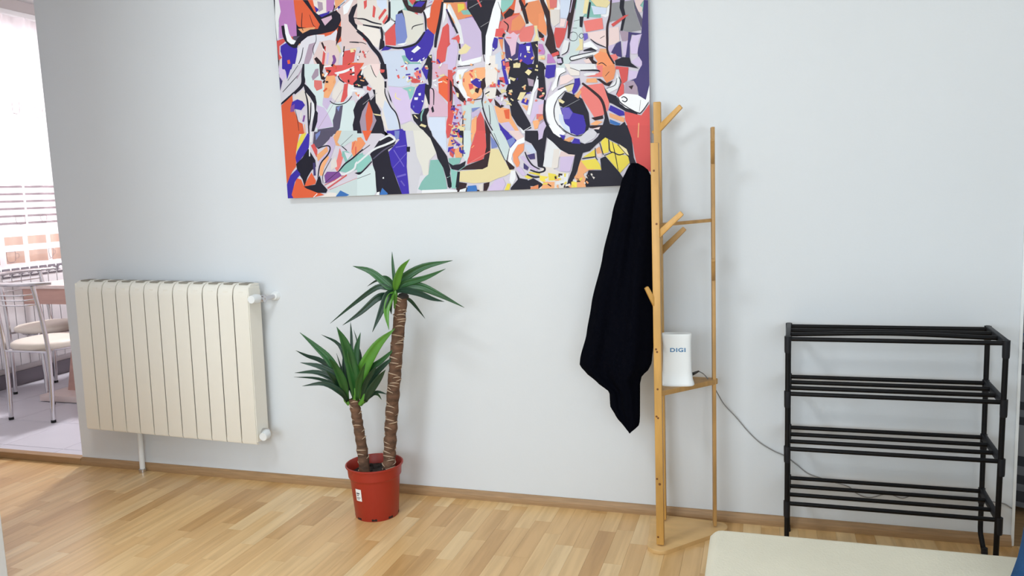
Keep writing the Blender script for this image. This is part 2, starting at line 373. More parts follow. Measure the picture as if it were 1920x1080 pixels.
ART = """
@A1
p Ma 190,0 430,0 460,330 470,560 200,600 190,300
p Or 420,0 720,0 820,380 760,450 500,420 470,380 440,200
p LO 490,450 760,420 740,470 560,520
p W 130,0 190,0 220,180 190,300 180,640 150,560 130,300
p K 40,0 130,0 130,250 165,650 200,930 180,1080 130,1080 80,500
p Re 150,640 260,600 300,640 200,720 200,850 240,900 190,940
p Bl 220,720 300,670 470,700 480,800 430,1080 240,1080 240,880 215,800
p Or 320,940 360,930 370,990 330,1000
s K 60 250,400 280,560 340,660 420,720 480,720
p W 275,370 320,380 350,520 400,610 465,640 450,690 380,690 320,640 290,520
p Gr 400,580 520,560 470,640 420,620
s K 12 555,200 545,400 570,480
s K 10 670,230 720,380 760,420
p Pk 1090,180 1250,0 1500,0 1500,720 1180,780 1150,480 1160,300
p W 1190,100 1300,0 1350,0 1260,200 1200,230
p Cr 720,0 930,0 950,190 800,235 770,200 820,150 740,90
p Md 790,20 870,40 880,150 810,190
p Ma 930,0 1060,0 1040,150 930,190
p LO 1060,0 1220,0 1070,140
p Pg 490,760 540,650 640,570 760,540 900,540 910,570 1000,540 1090,460 1100,500 1060,700 900,700 830,640 760,1080 420,1080 480,860
p K 560,0 640,0 740,180 860,270 1080,160 1150,230 1160,320 1110,430 1060,480 850,530 640,560 540,640 480,720 420,700 480,600 560,520 680,460 800,450 830,380 700,180
p Lp 850,300 1010,240 1020,290 910,400
s K 12 1220,30 1060,150
p K 1440,30 1330,110 1275,240 1280,330 1390,460 1500,560 1500,490 1380,360 1355,260 1400,120
s K 20 1350,280 1500,290
s K 20 1290,655 1400,660 1500,670
p Md 660,690 760,660 700,900 620,1080 560,1080 600,900
s K 14 570,740 540,900 470,1060
s K 10 770,540 770,640 720,760 740,860
p Pk 830,650 980,620 1100,640 1150,800 1100,1080 760,1080 720,900
s Re 40 910,720 890,900 870,1060
s Li 40 960,820 940,1000
s K2 70 760,900 830,1000 850,1080
p K2 1120,400 1170,420 1160,560 1120,640 1080,720 1090,560
s K2 40 860,660 900,760
s Pu 50 1040,860 1060,940 1030,1000
s Sa 40 1100,700 1130,760 1150,820
p Re 1190,800 1390,760 1360,960 1180,1040
p Sa 1300,760 1400,750 1390,800 1310,820
p Or 1150,1080 1280,980 1500,970 1500,1080
s K 25 1210,720 1190,880
s K 30 1470,780 1420,900
s K2 20 1190,1060 1300,990
s W 16 880,1050 1010,1030
@A2
p Or 200,650 400,480 420,700 500,900 560,930 590,1090 230,1090
p Pg 410,0 600,0 560,200 500,330 300,560 200,610 190,500 260,330 360,180
s K 12 490,20 330,260
s K 12 540,120 340,340 250,440
s Md 30 560,60 470,230
p Nv 160,0 200,200 250,260 200,420 160,300
p Li 190,30 300,120 290,220 240,260 190,150
p Bl 240,0 400,0 350,150 320,240 300,120
s K 60 585,0 570,150 560,320 430,460
s K 30 430,440 300,560 205,640
p Pt 590,0 820,0 860,240 900,340 880,640 1360,560 1400,650 1350,900 1340,1090 760,1090 790,640 700,420 620,320 590,180
p Md 700,200 760,80 810,70 810,180 720,260
p Pi 740,250 860,260 870,380 780,420 740,350
p K2 820,0 900,10 870,120 930,200 900,250 850,240 830,150
p LO 930,190 1060,150 1080,280 1020,420 960,540 890,520 900,350
p Cr 1030,400 1130,260 1200,300 1170,560 1100,600 1020,520
p Re 1210,310 1280,300 1270,480 1200,590 1150,600 1190,430
p W 1280,230 1400,250 1330,480 1260,540 1260,400
p Re 900,30 1500,0 1500,300 1330,330 1200,280 1110,170 950,190
p K2 930,90 1010,100 960,170
s W 30 890,45 1020,30
s W 40 1060,150 1200,120 1320,70
s W 50 1350,60 1350,180
p K 1500,160 1350,300 1360,360 1500,380
p Re 1370,320 1450,300 1440,350
s W 50 1320,410 1500,420
p LO 1370,440 1440,450 1420,520
p Re 1430,450 1500,430 1480,540 1420,530
s K 20 1110,170 1140,240 1210,290
p Li 880,530 1020,530 1000,600 940,720 870,640
p Li 780,640 900,680 960,780 1040,970 800,1020 750,960 800,800
p Gr 1080,660 1190,640 1170,800 1140,1000 1080,1090 780,1090 800,1020 1040,980 1030,880 1070,760
p Bu 1090,680 1150,650 1120,740
s Md 8 1180,400 760,1080
s K 16 985,575 1050,620 1150,630 1250,590 1330,500
p K 1500,520 1400,600 1350,720 1370,830 1340,950 1360,1090 1500,1090 1460,900 1500,750
p Cr 560,400 620,440 640,560 560,720 520,640 420,520
p Cr 610,440 670,500 690,600 680,850 650,880 640,600
p W 700,560 760,640 740,800 690,950 670,900 710,700
p K 560,280 640,350 760,500 780,600 770,720 800,760 790,900 740,1050 700,1050 720,900 750,740 740,620 680,520 600,430
s K 25 600,430 640,600 650,850 660,1090
s K 20 690,600 680,850 650,1000
p Bl 370,700 400,590 480,550 560,580 600,640 540,720 440,700
p Pu 380,660 440,620 430,740 370,750
s K 8 440,700 480,860 510,1080
s Cr 30 540,750 530,850
s Pu 40 590,800 570,900
s LO 20 590,940 600,1080
@A3
p Or 230,0 520,0 500,100 460,330 460,560 400,640 330,800 300,830 260,450
p Ye 540,60 620,30 560,180 460,330 480,200
p Bl 640,40 670,60 660,260 600,360 470,520 450,420 480,320
p Gr 740,20 1090,0 1020,90 880,230 800,280 720,220
p Bu 760,60 840,0 830,60 770,150
p Li 1000,90 1090,120 1060,260 1000,420 880,600 800,640 820,420
p Or 470,740 540,760 580,860 700,650 770,780 760,830 620,870 900,1000 720,1060 380,1060 420,880
p K 650,280 760,460 770,560 700,620 640,720 590,870 560,760 480,640 460,520 560,420 610,340
p Bl 470,600 530,680 480,740 440,800 390,1000 420,1060 310,1060 300,840 370,700
s W 40 700,20 690,180
s W 25 670,230 670,400
p Re 690,230 740,200 790,300 790,420 770,400
s Nv 50 740,500 750,700
p LO 780,380 900,280 940,240 960,320 880,400 800,480
s LO 60 960,400 870,560 850,700
s K 22 800,280 900,240 970,240 990,290 950,380 850,500 810,640 800,800
s K 10 1010,430 880,680 880,820
p LO 1100,0 1180,0 1100,180 1150,240 1080,230 1040,100
p Pt 1170,0 1500,0 1500,230 1330,160 1180,260 1110,180
p Pi 1140,270 1190,420 1150,560 1100,640 1050,560 1100,440
p Cr 1000,480 1080,400 1100,560 1000,620
p Te 1180,320 1260,320 1340,380 1230,510 1200,420 1170,400
p Pg 1210,330 1330,360 1260,460
p Ol 1330,180 1390,150 1480,230 1420,330 1360,420 1320,330
s Re 18 1370,180 1330,300
s Re 25 1390,250 1390,370
s K 8 1340,60 1150,240
s K 20 1170,240 1250,310
p Te 1500,340 1500,560 1370,620 1260,660 1130,630 1230,520 1370,400
s K 25 1500,290 1340,430 1220,520 1120,640
s W 30 1130,640 1200,680 1360,600 1400,500 1500,440
p Pu 940,640 1130,640 1170,700 1060,780 920,820 900,700
s K 10 1120,630 900,820
s Re 30 1250,690 950,900
s Re 14 1200,700 900,850
s Pk 25 1160,720 930,880
p Pt 1500,700 1500,1060 1000,1060 980,930 1250,800
s Re 8 1500,700 980,920
p K 580,870 760,840 790,760 830,700 860,820 950,920 930,970 800,970 620,900
p Sb 1150,930 1290,1000 1250,1060 1080,1060
p Cr 960,960 1090,970 1080,1060 850,1060
s W 18 790,980 730,1040
p K 1500,620 1370,660 1440,690 1500,680
@B1
p Cr 0,0 480,0 520,300 380,420 100,380 0,300
p Re 100,20 150,0 150,100 110,150
p Re 250,80 290,120 270,280 235,260
p Re 330,270 430,130 460,160 340,320
p Re 390,340 470,220 480,280 410,380
p Sk 300,0 460,0 470,120 380,160 310,80
p Cr 0,380 340,450 370,560 330,750 240,700 100,520 0,450
p Pk 0,560 130,640 170,720 330,900 370,1080 0,1080 0,830 60,820
p Sk 380,800 560,790 740,780 780,900 860,970 1000,1000 1000,1080 450,1080 400,900
s K 40 500,30 500,270 430,380
s K 25 0,290 110,300 240,350 380,380
p W 380,420 520,310 590,350 430,510
p Re 430,520 580,370 610,400 600,710 440,700
p Pt 520,0 700,0 740,130 640,180 590,330 520,270
p Ps 700,150 840,180 940,230 1030,260 1040,480 960,620 800,700 730,680 780,570 740,280
p Bu 600,230 700,200 740,290 780,580 740,670 610,700 590,450
s K 16 850,460 880,410 1030,370
p W 610,690 780,660 720,710
p K2 700,0 780,0 800,80 860,110 900,20 1090,0 1060,140 1000,210 880,190 780,160 740,90
p Bl 860,100 960,20 1060,30 1000,110
p Re 800,0 920,0 860,80
p Or 1150,100 1200,0 1330,0 1310,170 1250,450 1190,560 1090,420 1080,290 1140,200
p W 1040,160 1140,110 1130,270 1090,290
p Sk 1080,60 1200,0 1130,0
s K 12 1160,75 1040,130
p Bl 1040,500 1100,450 1200,540 1180,700 1090,900 1000,960 830,960 760,900 740,790 700,760 900,680
s K 30 1030,180 1060,280 1070,480
s K 35 440,720 640,750 850,710 960,640 1050,500
p Li 1450,620 1500,610 1500,1080 1170,1080 1180,800 1220,1030 1380,960
p K 1340,0 1500,0 1500,40 1340,40
p W 1340,50 1390,60 1380,260 1340,370
p Or 1460,60 1500,50 1500,150
p W 1410,70 1500,220 1500,300 1400,150
s Nv 40 1390,140 1500,420
p Re 1330,430 1420,350 1450,690 1400,740 1370,950 1230,1030 1240,800 1290,620
p Li 1420,320 1500,460 1500,600 1440,560
s K 50 1330,30 1290,300 1230,600 1215,740
p W 840,800 940,710 990,750 890,830
p W 830,930 860,900 860,930
p W 1010,920 1050,890 1040,930
p Te 690,870 740,860 830,970 990,970 980,1020 860,1040 740,990
p Re 680,1010 740,1020 690,1040
s K 60 0,480 140,600 240,740 340,860 400,1000 440,1080
s K 35 370,420 390,560 380,720
p K 360,600 420,640 430,740 340,780
p Bl 430,720 540,750 480,780 370,790
s K 12 0,660 80,665 140,690
p Or 0,980 110,980 60,1060 0,1080
p K 0,880 40,870 20,940 0,940
s K 8 180,790 100,880
p K 1100,870 1160,850 1180,1080 1000,1080 1060,980
p Sa 1050,1020 1080,1000 1100,1080 1060,1080
p Sa 1110,870 1160,870 1150,910
@B2
p Sk 470,0 1000,0 960,100 850,200 830,330 690,360 480,340
p Li 490,350 690,370 880,500 830,640 840,880 680,940 600,700 520,520
p Lp 1170,0 1500,0 1500,180 1280,190 1170,260
p Lp 1130,380 1200,370 1260,430 1410,640 1420,820 1120,820 1110,700
p Sk 1120,830 1370,830 1390,1080 1160,1080 1100,900
p Ps 680,960 840,890 1000,1000 1100,1080 760,1080
p Re 0,0 60,0 50,60 0,200
p Cr 60,50 200,0 380,0 340,80 420,260 430,400 470,560 620,800 660,1020 460,1030 380,900 390,700 280,600 280,450 200,320 110,200
p Sk 430,560 600,760 660,1020 480,1020 400,700
p Pk 210,0 360,0 340,130 300,200 250,130
s K 12 210,20 260,150 300,210
p K 360,0 450,0 470,230 430,240 360,140
p Re 350,80 430,90 420,130 370,140
s K 45 440,270 440,370
s K 20 430,380 440,480 520,660 600,760 650,900 670,1020
p K 470,400 520,520 545,610 510,560
p Re 670,40 730,20 730,45 690,50
p Re 615,180 650,165 665,220 640,230
p Pu 600,75 625,100 610,110
p Re 830,250 890,220 1000,260 1050,280 900,300 850,290
p Pi 880,140 990,90 1000,200 930,230
s Sa 20 600,450 600,520 680,560
p Te 700,380 840,350 900,360 860,520 820,560 780,420
p Sa 800,400 840,390 830,430
p Bl 1000,80 1060,10 1130,60 1120,180 1080,250 1050,190
p K 1060,0 1170,0 1160,330 1120,360 1090,200 1110,90
p Sa 1050,30 1090,20 1110,80 1080,90
p Bl 920,380 960,320 1080,300 1060,420 1030,620 980,780 900,760 830,680 830,620
p K 1060,310 1160,340 1130,400 1130,640 1080,600 1050,430
p W 950,460 990,450 990,490 960,495
p W 890,520 950,520 940,560 890,560
p W 1000,570 1030,570 1020,600
p Bu 870,650 890,650 880,690
p Cr 1060,470 1090,560 1110,650 1080,690 1050,620
p K 850,780 960,780 1030,700 1110,680 1120,720 1080,800 1100,960 1160,1080 1100,1080 980,1000 880,880
s Te 25 1040,700 1000,800 1000,890
p Sa 970,960 1000,930 1080,960 1060,990
p Sa 880,800 900,795 950,850 930,850
s K 18 1140,370 1190,420 1190,640
p K 1150,690 1180,650 1200,740 1170,760
p Or 1260,240 1370,180 1500,240 1500,420 1420,600 1270,450
p K2 1380,230 1500,240 1480,680 1430,500 1450,300
s LO 30 1330,260 1400,300
p Re 1430,760 1500,720 1500,950 1430,1080 1380,1080 1390,900
p Bl 460,1050 700,1010 750,1060 750,1080 460,1080
p K 0,580 170,440 210,570 270,500 240,400 280,400 290,600 370,740 360,780 400,900 430,1080 0,1080
p Md 170,580 300,880 210,1080 70,1080 40,900 80,740
p Or 180,580 240,740 240,900 180,1080 150,1080 130,800
p W 0,390 100,400 130,440 40,540 0,550
p Re 0,480 40,470 20,520
p K 0,180 70,80 100,200 180,310 150,340 0,360
p Sa 0,310 60,340 20,350
p Re 150,340 230,380 200,420 150,400
s Gy 12 90,630 310,450
p Sa 240,770 370,790 370,810 290,800
@B3
p Pg 750,0 870,0 900,150 960,420 1030,600 980,700 1000,760 940,1050 810,1050 800,700 770,400
p Ps 870,0 1040,0 1150,120 1230,350 1120,470 1110,690 1030,700 1000,560 930,400 900,200
p Pg 980,700 1110,690 1000,930 1500,930 1500,1060 930,1060
p K 0,0 420,0 440,70 330,170 200,370 230,440 300,900 310,1050 700,1050 620,780 540,560 480,300 560,250 600,160 300,0
p Bl 450,0 750,0 780,240 770,560 815,1050 700,1050 620,760 530,540 490,330 580,230 660,140
p Bu 580,0 660,0 650,120 590,150
s Lb 20 570,300 730,560
s Lb 16 770,350 560,580
s Lb 40 620,720 760,680
s Lb 30 680,780 740,860
s Lb 25 600,260 760,230
p K 770,250 825,250 820,330 770,330
p Te 1140,460 1260,450 1330,560 1380,760 1400,900 1350,940 1000,930 950,910 1000,800 1060,720 1110,680
p Sk 1150,0 1380,0 1400,330 1300,240 1180,80
p K 1030,0 1150,0 1170,80 1300,250 1400,400 1420,500 1450,600 1440,700 1480,860 1440,900 1410,860 1390,750 1340,580 1250,430 1230,340 1140,120
p K 1430,500 1500,540 1500,600 1450,570
p Re 1380,0 1450,0 1440,100 1400,120
p LO 1440,110 1500,80 1500,240 1410,240
p Bl 1420,260 1500,250 1500,280 1410,340
p Re 1440,300 1500,270 1500,410 1450,380
p Te 1430,440 1500,420 1500,530 1440,480
p Te 1460,620 1500,600 1500,900 1490,880
s W 12 1400,730 1460,705
p Pt 0,700 240,530 280,640 300,960 270,1060 0,1060
p Te 0,390 170,370 220,420 220,470 60,640 0,650
s K 22 230,480 60,660 0,670
p Or 80,0 230,0 150,160 130,150
p Ol 0,110 60,100 130,200 60,290 0,350
s K2 12 0,370 200,220
s W 35 0,510 250,300 440,220 580,150 550,100 480,80 350,150
s Gr 20 250,440 420,300 590,210
s K2 10 0,750 210,670
p Sb 350,1000 390,890 480,980 470,1060 350,1060
p W 310,960 350,950 350,1060 300,1060
p W 395,730 415,720 420,745 400,750
@C1
p Ol 40,50 270,40 300,160 390,250 150,310 130,230
p Ye 150,60 250,60 260,130 160,200
p Te 200,170 330,150 360,230 240,230
p Li 160,310 380,270 500,430 530,560 530,850 500,910 220,960 190,700 230,560
p K 300,0 750,0 720,130 650,330 590,560 580,850 540,850 520,500 400,280 300,130
p Re 450,0 480,0 530,100 510,115
s Gy 14 330,130 530,20
s Gy 12 510,420 640,340
p K 0,0 300,0 290,30 0,40
p W 0,60 40,70 200,400 230,560 250,680 190,690 170,520
s K 40 0,190 150,520
p Li 0,250 130,540 60,600 20,700 0,720
p Re 0,370 20,400 30,700 0,720
p Re 50,610 170,540 190,600 170,690 130,620
p Li 0,730 140,630 160,800 130,960 110,1080 0,1080
s K2 40 180,680 190,760
p Sa 160,810 270,680 360,740 290,830 200,850
p W 190,880 220,960 530,880 520,960 240,1040 160,990
s K 18 150,1040 400,1010
s K 40 180,850 170,940
p Te 780,0 1030,0 1000,70 900,170 850,200
p W 750,0 830,0 820,260 780,480 730,600 690,760 650,1080 580,1080 590,560 630,420 700,140
s K 8 780,30 840,220 840,400
p Pi 850,300 1000,250 1130,220 1210,370 1180,500 1000,560 900,470 780,480
p Ol 1000,320 1130,220 1210,370 1120,470 980,480
p K2 870,230 960,130 1040,170 1000,240 920,280 890,300
s K2 20 870,330 940,400 920,500
p Re 750,450 860,440 900,520 860,570 730,570
p Pk 1060,0 1130,0 1140,200 1030,210
p Ol 1240,40 1420,0 1500,180 1500,520 1400,450 1330,390 1260,330 1200,180
s K2 60 1120,0 1180,150 1240,370
s K2 40 1240,50 1190,120
p K2 1430,0 1500,0 1500,200
p Pi 1180,430 1340,390 1340,520 1290,650 1130,650 1100,560
p Lp 890,580 1020,500 1100,560 1070,650 1050,830 980,900 930,700
p Sa 1340,400 1390,400 1400,560 1440,640 1330,640 1370,540
p K2 1400,460 1500,560 1480,600 1420,580
p Re 1440,610 1500,580 1500,650
p Bl 720,580 780,600 770,740 700,800 690,700
p Ol 780,570 860,570 850,800 900,820 870,860 820,720
p Nv 870,580 960,720 990,880 1050,840 1070,650 1120,690 1090,900 980,960 900,900
p Bl 1110,690 1300,660 1330,850 1340,920 1290,1040 1180,1000 1090,930
p W 1220,720 1280,720 1270,790 1230,790
s W 15 1140,830 1130,880
p K 1290,660 1400,640 1400,900 1420,1080 1320,1080 1350,880
p Lp 1400,700 1480,680 1500,850 1430,860
p Sa 1410,880 1500,860 1500,930 1420,930
p K 900,960 1100,930 1300,1040 1300,1080 880,1080
p Sa 1020,990 1130,980 1130,1050 1020,1050
p Re 890,980 950,960 960,1060 900,1080
p Sa 920,1050 970,1040 960,1080
p Sk 740,850 820,800 850,960 830,1080 740,1080
p Cr 650,870 740,860 740,1080 650,1080
p Bl 830,950 890,900 900,1080 850,1080
s W 30 700,750 720,770
p LO 830,860 880,850 880,920 840,930
s K2 14 550,850 570,960
@C2
p Re 0,90 70,100 80,330 60,620 100,720 80,1000 40,1080 0,1080
p K2 30,240 60,280 70,330 60,560 30,600
p K 50,650 120,640 100,720 60,710
p Li 70,340 150,450 190,600 230,800 180,900 60,950 100,760 110,640
p K2 80,320 160,380 290,590 240,600 160,540
p Sa 130,440 170,460 170,520 140,510
p W 150,90 330,70 260,130 220,220 230,330 280,430 360,520 290,560 200,440 140,300 120,220
p LO 260,140 440,60 580,50 590,200 560,330 520,480 420,560 310,500 230,320 230,230
p Re 330,100 400,90 380,130
p Bl 350,280 440,220 500,240 550,300 540,370 480,380 390,320
p Re 320,310 390,310 400,380 340,400
p Sa 340,420 390,380 430,430 380,480
p K2 430,380 500,370 470,460 420,430
p W 470,250 510,260 490,275
p K2 520,250 590,200 590,350 540,420 510,350
s K2 20 400,560 530,540
p Re 310,530 390,540 360,580 300,580
p LO 720,650 960,700 1000,850 1130,1080 1000,1080 880,950 790,900
p Cr 590,0 780,0 760,300 720,320 640,330 600,380 580,250
p Re 660,320 740,300 750,360 650,360
p Cr 600,380 760,370 750,520 620,560 570,460
p Re 620,540 700,550 660,610
p Pt 540,590 620,560 700,650 780,920 850,1080 720,1080 660,900 600,800
s K 20 540,380 550,480 530,600 560,740 620,900 720,1080
s K 25 580,470 650,430
s K 12 640,640 660,850 660,940
p Pt 230,660 520,570 540,680 370,690 360,900 340,1080 290,1080 250,880
p LO 330,590 420,570 400,630
p Bu 370,690 510,670 380,750
p Li 360,760 520,700 470,800 380,840
p Re 510,740 560,850 590,1080 440,1080 450,850
p LO 370,880 450,800 440,1080 360,1080
p K2 570,850 680,1080 590,1080
s K 20 235,800 230,980
p Pu 170,740 220,760 200,800
p Pu 70,900 160,920 100,960
p Sa 60,1000 170,950 270,990 240,1080 50,1080
p Or 870,720 960,700 960,860 900,850
p Li 830,920 950,900 1060,1060 980,1080
p Bl 790,910 870,1000 960,1080 830,1080
p K 950,80 1300,0 1420,0 1400,200 1320,400 1100,570 960,620 900,420 940,300
p K 960,620 1080,570 1280,920 1300,1000 1180,1040 1080,950 990,800
p Bl 1140,600 1170,540 1260,560 1240,640
p LO 1150,640 1250,650 1230,730
p Li 1340,600 1500,560 1500,760 1370,800 1300,930 1280,830
p W 1390,180 1430,320 1350,450 1280,800 1230,780 1300,480
p K 1400,180 1420,0 1500,0 1500,560 1380,530 1400,400 1440,330
p Sa 960,200 1060,230 1030,270 955,230
p Sa 1200,130 1250,80 1310,120 1260,180
p Sa 1080,550 1130,440 1220,440 1150,570
p Sa 1150,360 1210,320 1220,340 1170,375
p Sa 950,410 1000,400 1010,440 960,450
p Sa 820,400 870,390 920,430 830,460
p Sa 860,560 960,580 940,610
p Sa 1020,0 1130,0 1120,60 1020,60
p Re 800,210 890,200 890,300 810,270
p Re 820,310 890,330 860,360
p Re 860,490 940,510 880,550
p K2 760,380 840,470 740,500
p K2 720,540 800,620 880,650 820,690 740,640
p Li 750,500 810,490 830,560 770,550
p Li 790,600 850,610 820,650
p Bl 840,60 900,100 950,320 900,320 880,230
p LO 900,60 970,40 940,180
p Md 1240,220 1340,250 1330,350 1260,340
p Pi 1380,780 1480,770 1450,850 1380,860
p LO 1320,890 1440,860 1400,1000 1350,1020
p Md 1440,900 1500,850 1500,1080 1400,1080
s W 12 1180,1040 1300,970
p W 1120,980 1180,1040 1220,1080 1160,1080
@C3
p Sa 670,280 790,290 880,460 960,600 1040,620 900,700 780,740 650,800 400,820 180,790 190,630 430,610 600,570
p Re 440,0 580,0 600,240 570,400 540,450 300,520 340,300 400,140
p K2 590,0 660,0 660,330 620,560 540,600 220,610 180,620 300,540 560,440 600,260
s Pi 20 310,520 660,320
p Pt 250,0 360,0 360,230 330,400 290,490 240,420
s K 20 235,0 235,400
p LO 360,60 430,20 370,200
s LO 15 410,230 370,270
p Bu 665,80 740,170 790,250 680,280
p Pt 670,0 830,0 920,160 960,260 910,470 880,450 790,280
s K 14 670,30 770,210 890,460
s K 10 720,40 800,230
p Bl 830,0 900,0 1070,150 1000,240 970,270 900,110
p Bu 920,150 1020,100 1050,160 970,260
p Pk 920,0 1110,0 1190,100 1080,160 1000,60
p W 1080,150 1190,100 1200,180 1090,220 1010,350 990,440 1040,560 940,480 950,300
s K 12 960,280 920,470
p Ol 1090,220 1190,200 1180,310 1090,410 1120,500 1090,600 1020,480 1010,370
p K 1200,0 1400,0 1420,100 1500,80 1500,560 1400,560 1380,330 1300,200 1200,150
p Sk 1200,210 1320,230 1380,330 1340,380 1250,330 1200,260
p Li 1120,410 1180,390 1300,540 1400,600 1380,640 1280,570
p Li 1090,560 1150,580 1220,700 1160,700 1060,600
p Nv 1180,500 1260,570 1240,620 1180,590
s K 22 1200,330 1240,430 1320,540 1430,600
p Nv 1230,380 1350,350 1360,440 1280,450
p Li 1400,0 1440,0 1420,70
p Li 1430,80 1480,0 1500,40 1430,150
p Ye 1260,640 1400,660 1500,600 1500,760 1420,700 1260,660
p Ye 1190,710 1250,690 1320,740 1240,750
s K 25 1280,610 1400,650 1490,640
s K 30 1230,680 1340,720 1440,720
p K2 890,450 940,480 1040,570 1030,600 960,610
p K 1050,620 1120,740 1240,760 1290,880 1290,1060 980,1060 980,890 1090,760
p W 980,620 1050,620 1060,740 1000,860 960,780
p Li 650,880 740,770 860,740 900,830 860,1060 640,1060
p Ye 930,820 980,830 960,1060 890,1060
p K2 560,820 650,800 640,860 610,1060 560,1060
p K2 180,800 300,820 280,880 560,1060 150,1060 130,900
p Sb 310,860 440,850 460,930 450,1060 300,1060
p W 190,920 290,890 280,1060 180,1060
p Cr 480,850 550,820 550,1060 500,1060
p K 0,480 60,540 190,520 280,470 260,560 170,620 60,600
p Te 10,430 210,420 180,510 80,540 20,500
p Te 40,590 150,640 130,900 60,900 60,780
p K 0,560 40,700 60,880 0,880
p K 150,640 190,640 170,900 120,880
p LO 100,300 220,230 220,420 120,420
p Re 30,300 120,280 80,420 30,380
p Pu 80,120 190,210 170,250 100,170
p K 80,0 240,0 230,110 150,60
p Sa 40,20 100,0 230,120 220,200 130,120
s Te 8 0,730 200,600 300,530
p W -400,925 0,910 150,930 150,1060 -400,1060
p K 1220,790 1330,740 1430,800 1420,870 1260,860
p Ol 1290,880 1440,830 1500,810 1500,1060 1290,1060
@D1
p Cr 180,150 330,150 330,350 240,420 190,350
p Pi 170,0 290,0 280,120 180,130
p Ol 0,220 60,200 130,420 120,560 0,480
p Re 260,430 440,440 400,600 320,750 280,740 240,540
p Sk 340,0 500,0 470,220 440,290 340,280
p Pk 340,290 430,300 400,420 330,420
p K2 20,0 80,0 170,180 190,380 240,560 270,760 320,800 330,880 200,860 100,700 140,560 120,300
p K2 500,0 590,0 540,260 480,600 450,600 460,420 440,300 480,160
s Li 20 530,0 490,200
s Re 25 450,330 430,450
p Pt 600,0 790,0 760,60 720,220 680,280 660,400 690,480 690,700 600,880 500,960 400,1080 300,1080 370,900 480,820 500,640 560,320
p Sa 720,0 790,0 750,220 690,210
p K 790,30 815,40 780,290 750,290
p K 640,260 700,260 680,430 640,420
p Sa 810,0 1080,0 1120,40 1060,120 900,100
p Sk 820,90 1060,130 1050,220 860,230
p Pi 700,330 990,280 1010,450 740,500
p Pk 760,510 1050,470 1060,740 900,660 800,600
s K 12 960,600 1030,560
s K 9 610,570 590,620 540,640 490,620 470,570 490,520 540,500 590,520 610,570
s K 9 710,560 670,600 630,560 670,520 710,560
s K 8 550,330 650,310
s K 10 530,440 600,440
p W 400,620 480,640 460,790 350,870 360,760
s K 14 480,660 450,800 360,860
p Sa 630,600 690,620 690,780 570,790 640,700
p Lb 700,520 760,520 770,600 710,640
p W 700,680 810,640 930,760 900,780 820,740 700,740
s K 18 810,610 900,680 1050,740
p K 700,780 820,740 910,790 700,800
p K2 720,900 850,860 850,930 920,980 860,1010 800,960
p Ol 860,870 950,790 1060,820 1180,1000 1180,1080 950,1080 900,1000 920,960
p W 500,900 850,800 950,810 850,870 560,950 500,930
s K 16 900,800 840,810 560,870 490,900 520,945 700,900 850,860
p LO 950,760 1060,760 1060,830 960,800
p Pk 700,940 780,910 830,980 740,990
p W 480,1030 880,1010 900,1080 490,1080
s K 10 500,1030 860,1000
s K 14 930,1000 990,980 1060,1030
p Gy 1140,50 1480,0 1500,180 1600,470 1420,500 1320,480 1330,300 1150,330 1110,350
p Pk 1100,430 1250,420 1260,640 1160,700 1090,720
p Md 1260,480 1420,500 1390,640 1300,640
p Nv 1400,500 1600,520 1640,0 1745,0 1760,1080 1600,1080 1560,950 1540,800 1600,560 1450,540 1420,680 1420,900 1350,900 1390,640
p K 1270,0 1340,0 1330,120 1360,260 1310,480 1270,480 1310,260 1260,120
p Re 1130,380 1340,240 1410,230 1160,420
p Li 1080,720 1200,680 1130,820 1090,800
p Nv 1130,820 1210,680 1280,640 1300,900 1240,880
p Li 1460,560 1610,530 1560,640 1540,840 1440,840 1420,680
p Li 1310,660 1390,630 1360,860 1310,880
p Pk 1500,0 1640,0 1580,90 1620,120 1610,190 1560,190 1510,80
p Gr 1480,0 1540,150 1620,300 1600,440 1510,180
p Pi 1110,860 1200,840 1240,900 1180,960
p K 1190,940 1310,890 1420,900 1440,980 1560,1070 1400,1040 1200,1020
p Li 1440,960 1560,880 1610,960 1610,1060 1500,1020
p Re 1200,1030 1400,1050 1400,1080 1200,1080
s K2 35 1130,0 1110,240 1070,420 1070,640 1080,820 1180,1000
p Ma 0,680 60,690 100,800 90,850 0,840
p Re 0,760 50,790 0,820
p Sa 0,870 100,870 100,930 0,930
p K 0,950 70,980 120,1080 0,1080
p Ma 140,840 200,850 270,980 130,990
p Bl 120,1020 270,1010 270,1080 130,1080
p Re 200,840 310,800 320,850 220,890
p K 290,880 380,900 390,980 350,1020 290,1000
p Li 280,920 350,910 370,980 300,990
@D2
p K 0,0 60,0 100,230 120,500 60,560 0,480
p Bl 120,20 270,10 250,200 150,230 100,200
p Cr 400,0 500,0 640,110 640,180 500,180 450,90
p Pk 340,200 460,160 560,220 440,300 330,330
p W 270,60 400,60 430,130 320,200 300,340 210,430 200,380 280,190
s K 14 430,120 340,170 310,240 290,350
p W 480,0 880,0 860,80 640,110 500,60
s K 12 490,60 640,110
p Pi 900,30 1000,20 1000,200 740,200 940,140
s K 25 650,100 900,100 960,120
p W 700,160 750,140 900,140 880,170 720,190
p Ol 1000,60 1180,0 1200,100 1170,230 1060,300 990,180
s K2 12 1100,120 1040,190
p Pi 700,340 1000,300 1110,560 1080,720 1000,800 880,850 800,720 670,520 640,400
p LO 750,230 900,220 920,290 740,290
s K2 45 680,300 850,430 980,560 1040,760 1060,1080
p K2 900,230 960,230 1060,300 1160,260 1100,350 1030,330
p Re 1250,80 1400,80 1380,260 1300,320
p Re 1210,480 1280,300 1330,320 1330,460 1250,520
p W 1060,400 1200,260 1220,140 1270,240 1240,380 1100,450
s K 12 1060,380 1190,330 1220,220
s K 14 1250,200 1280,300 1210,480
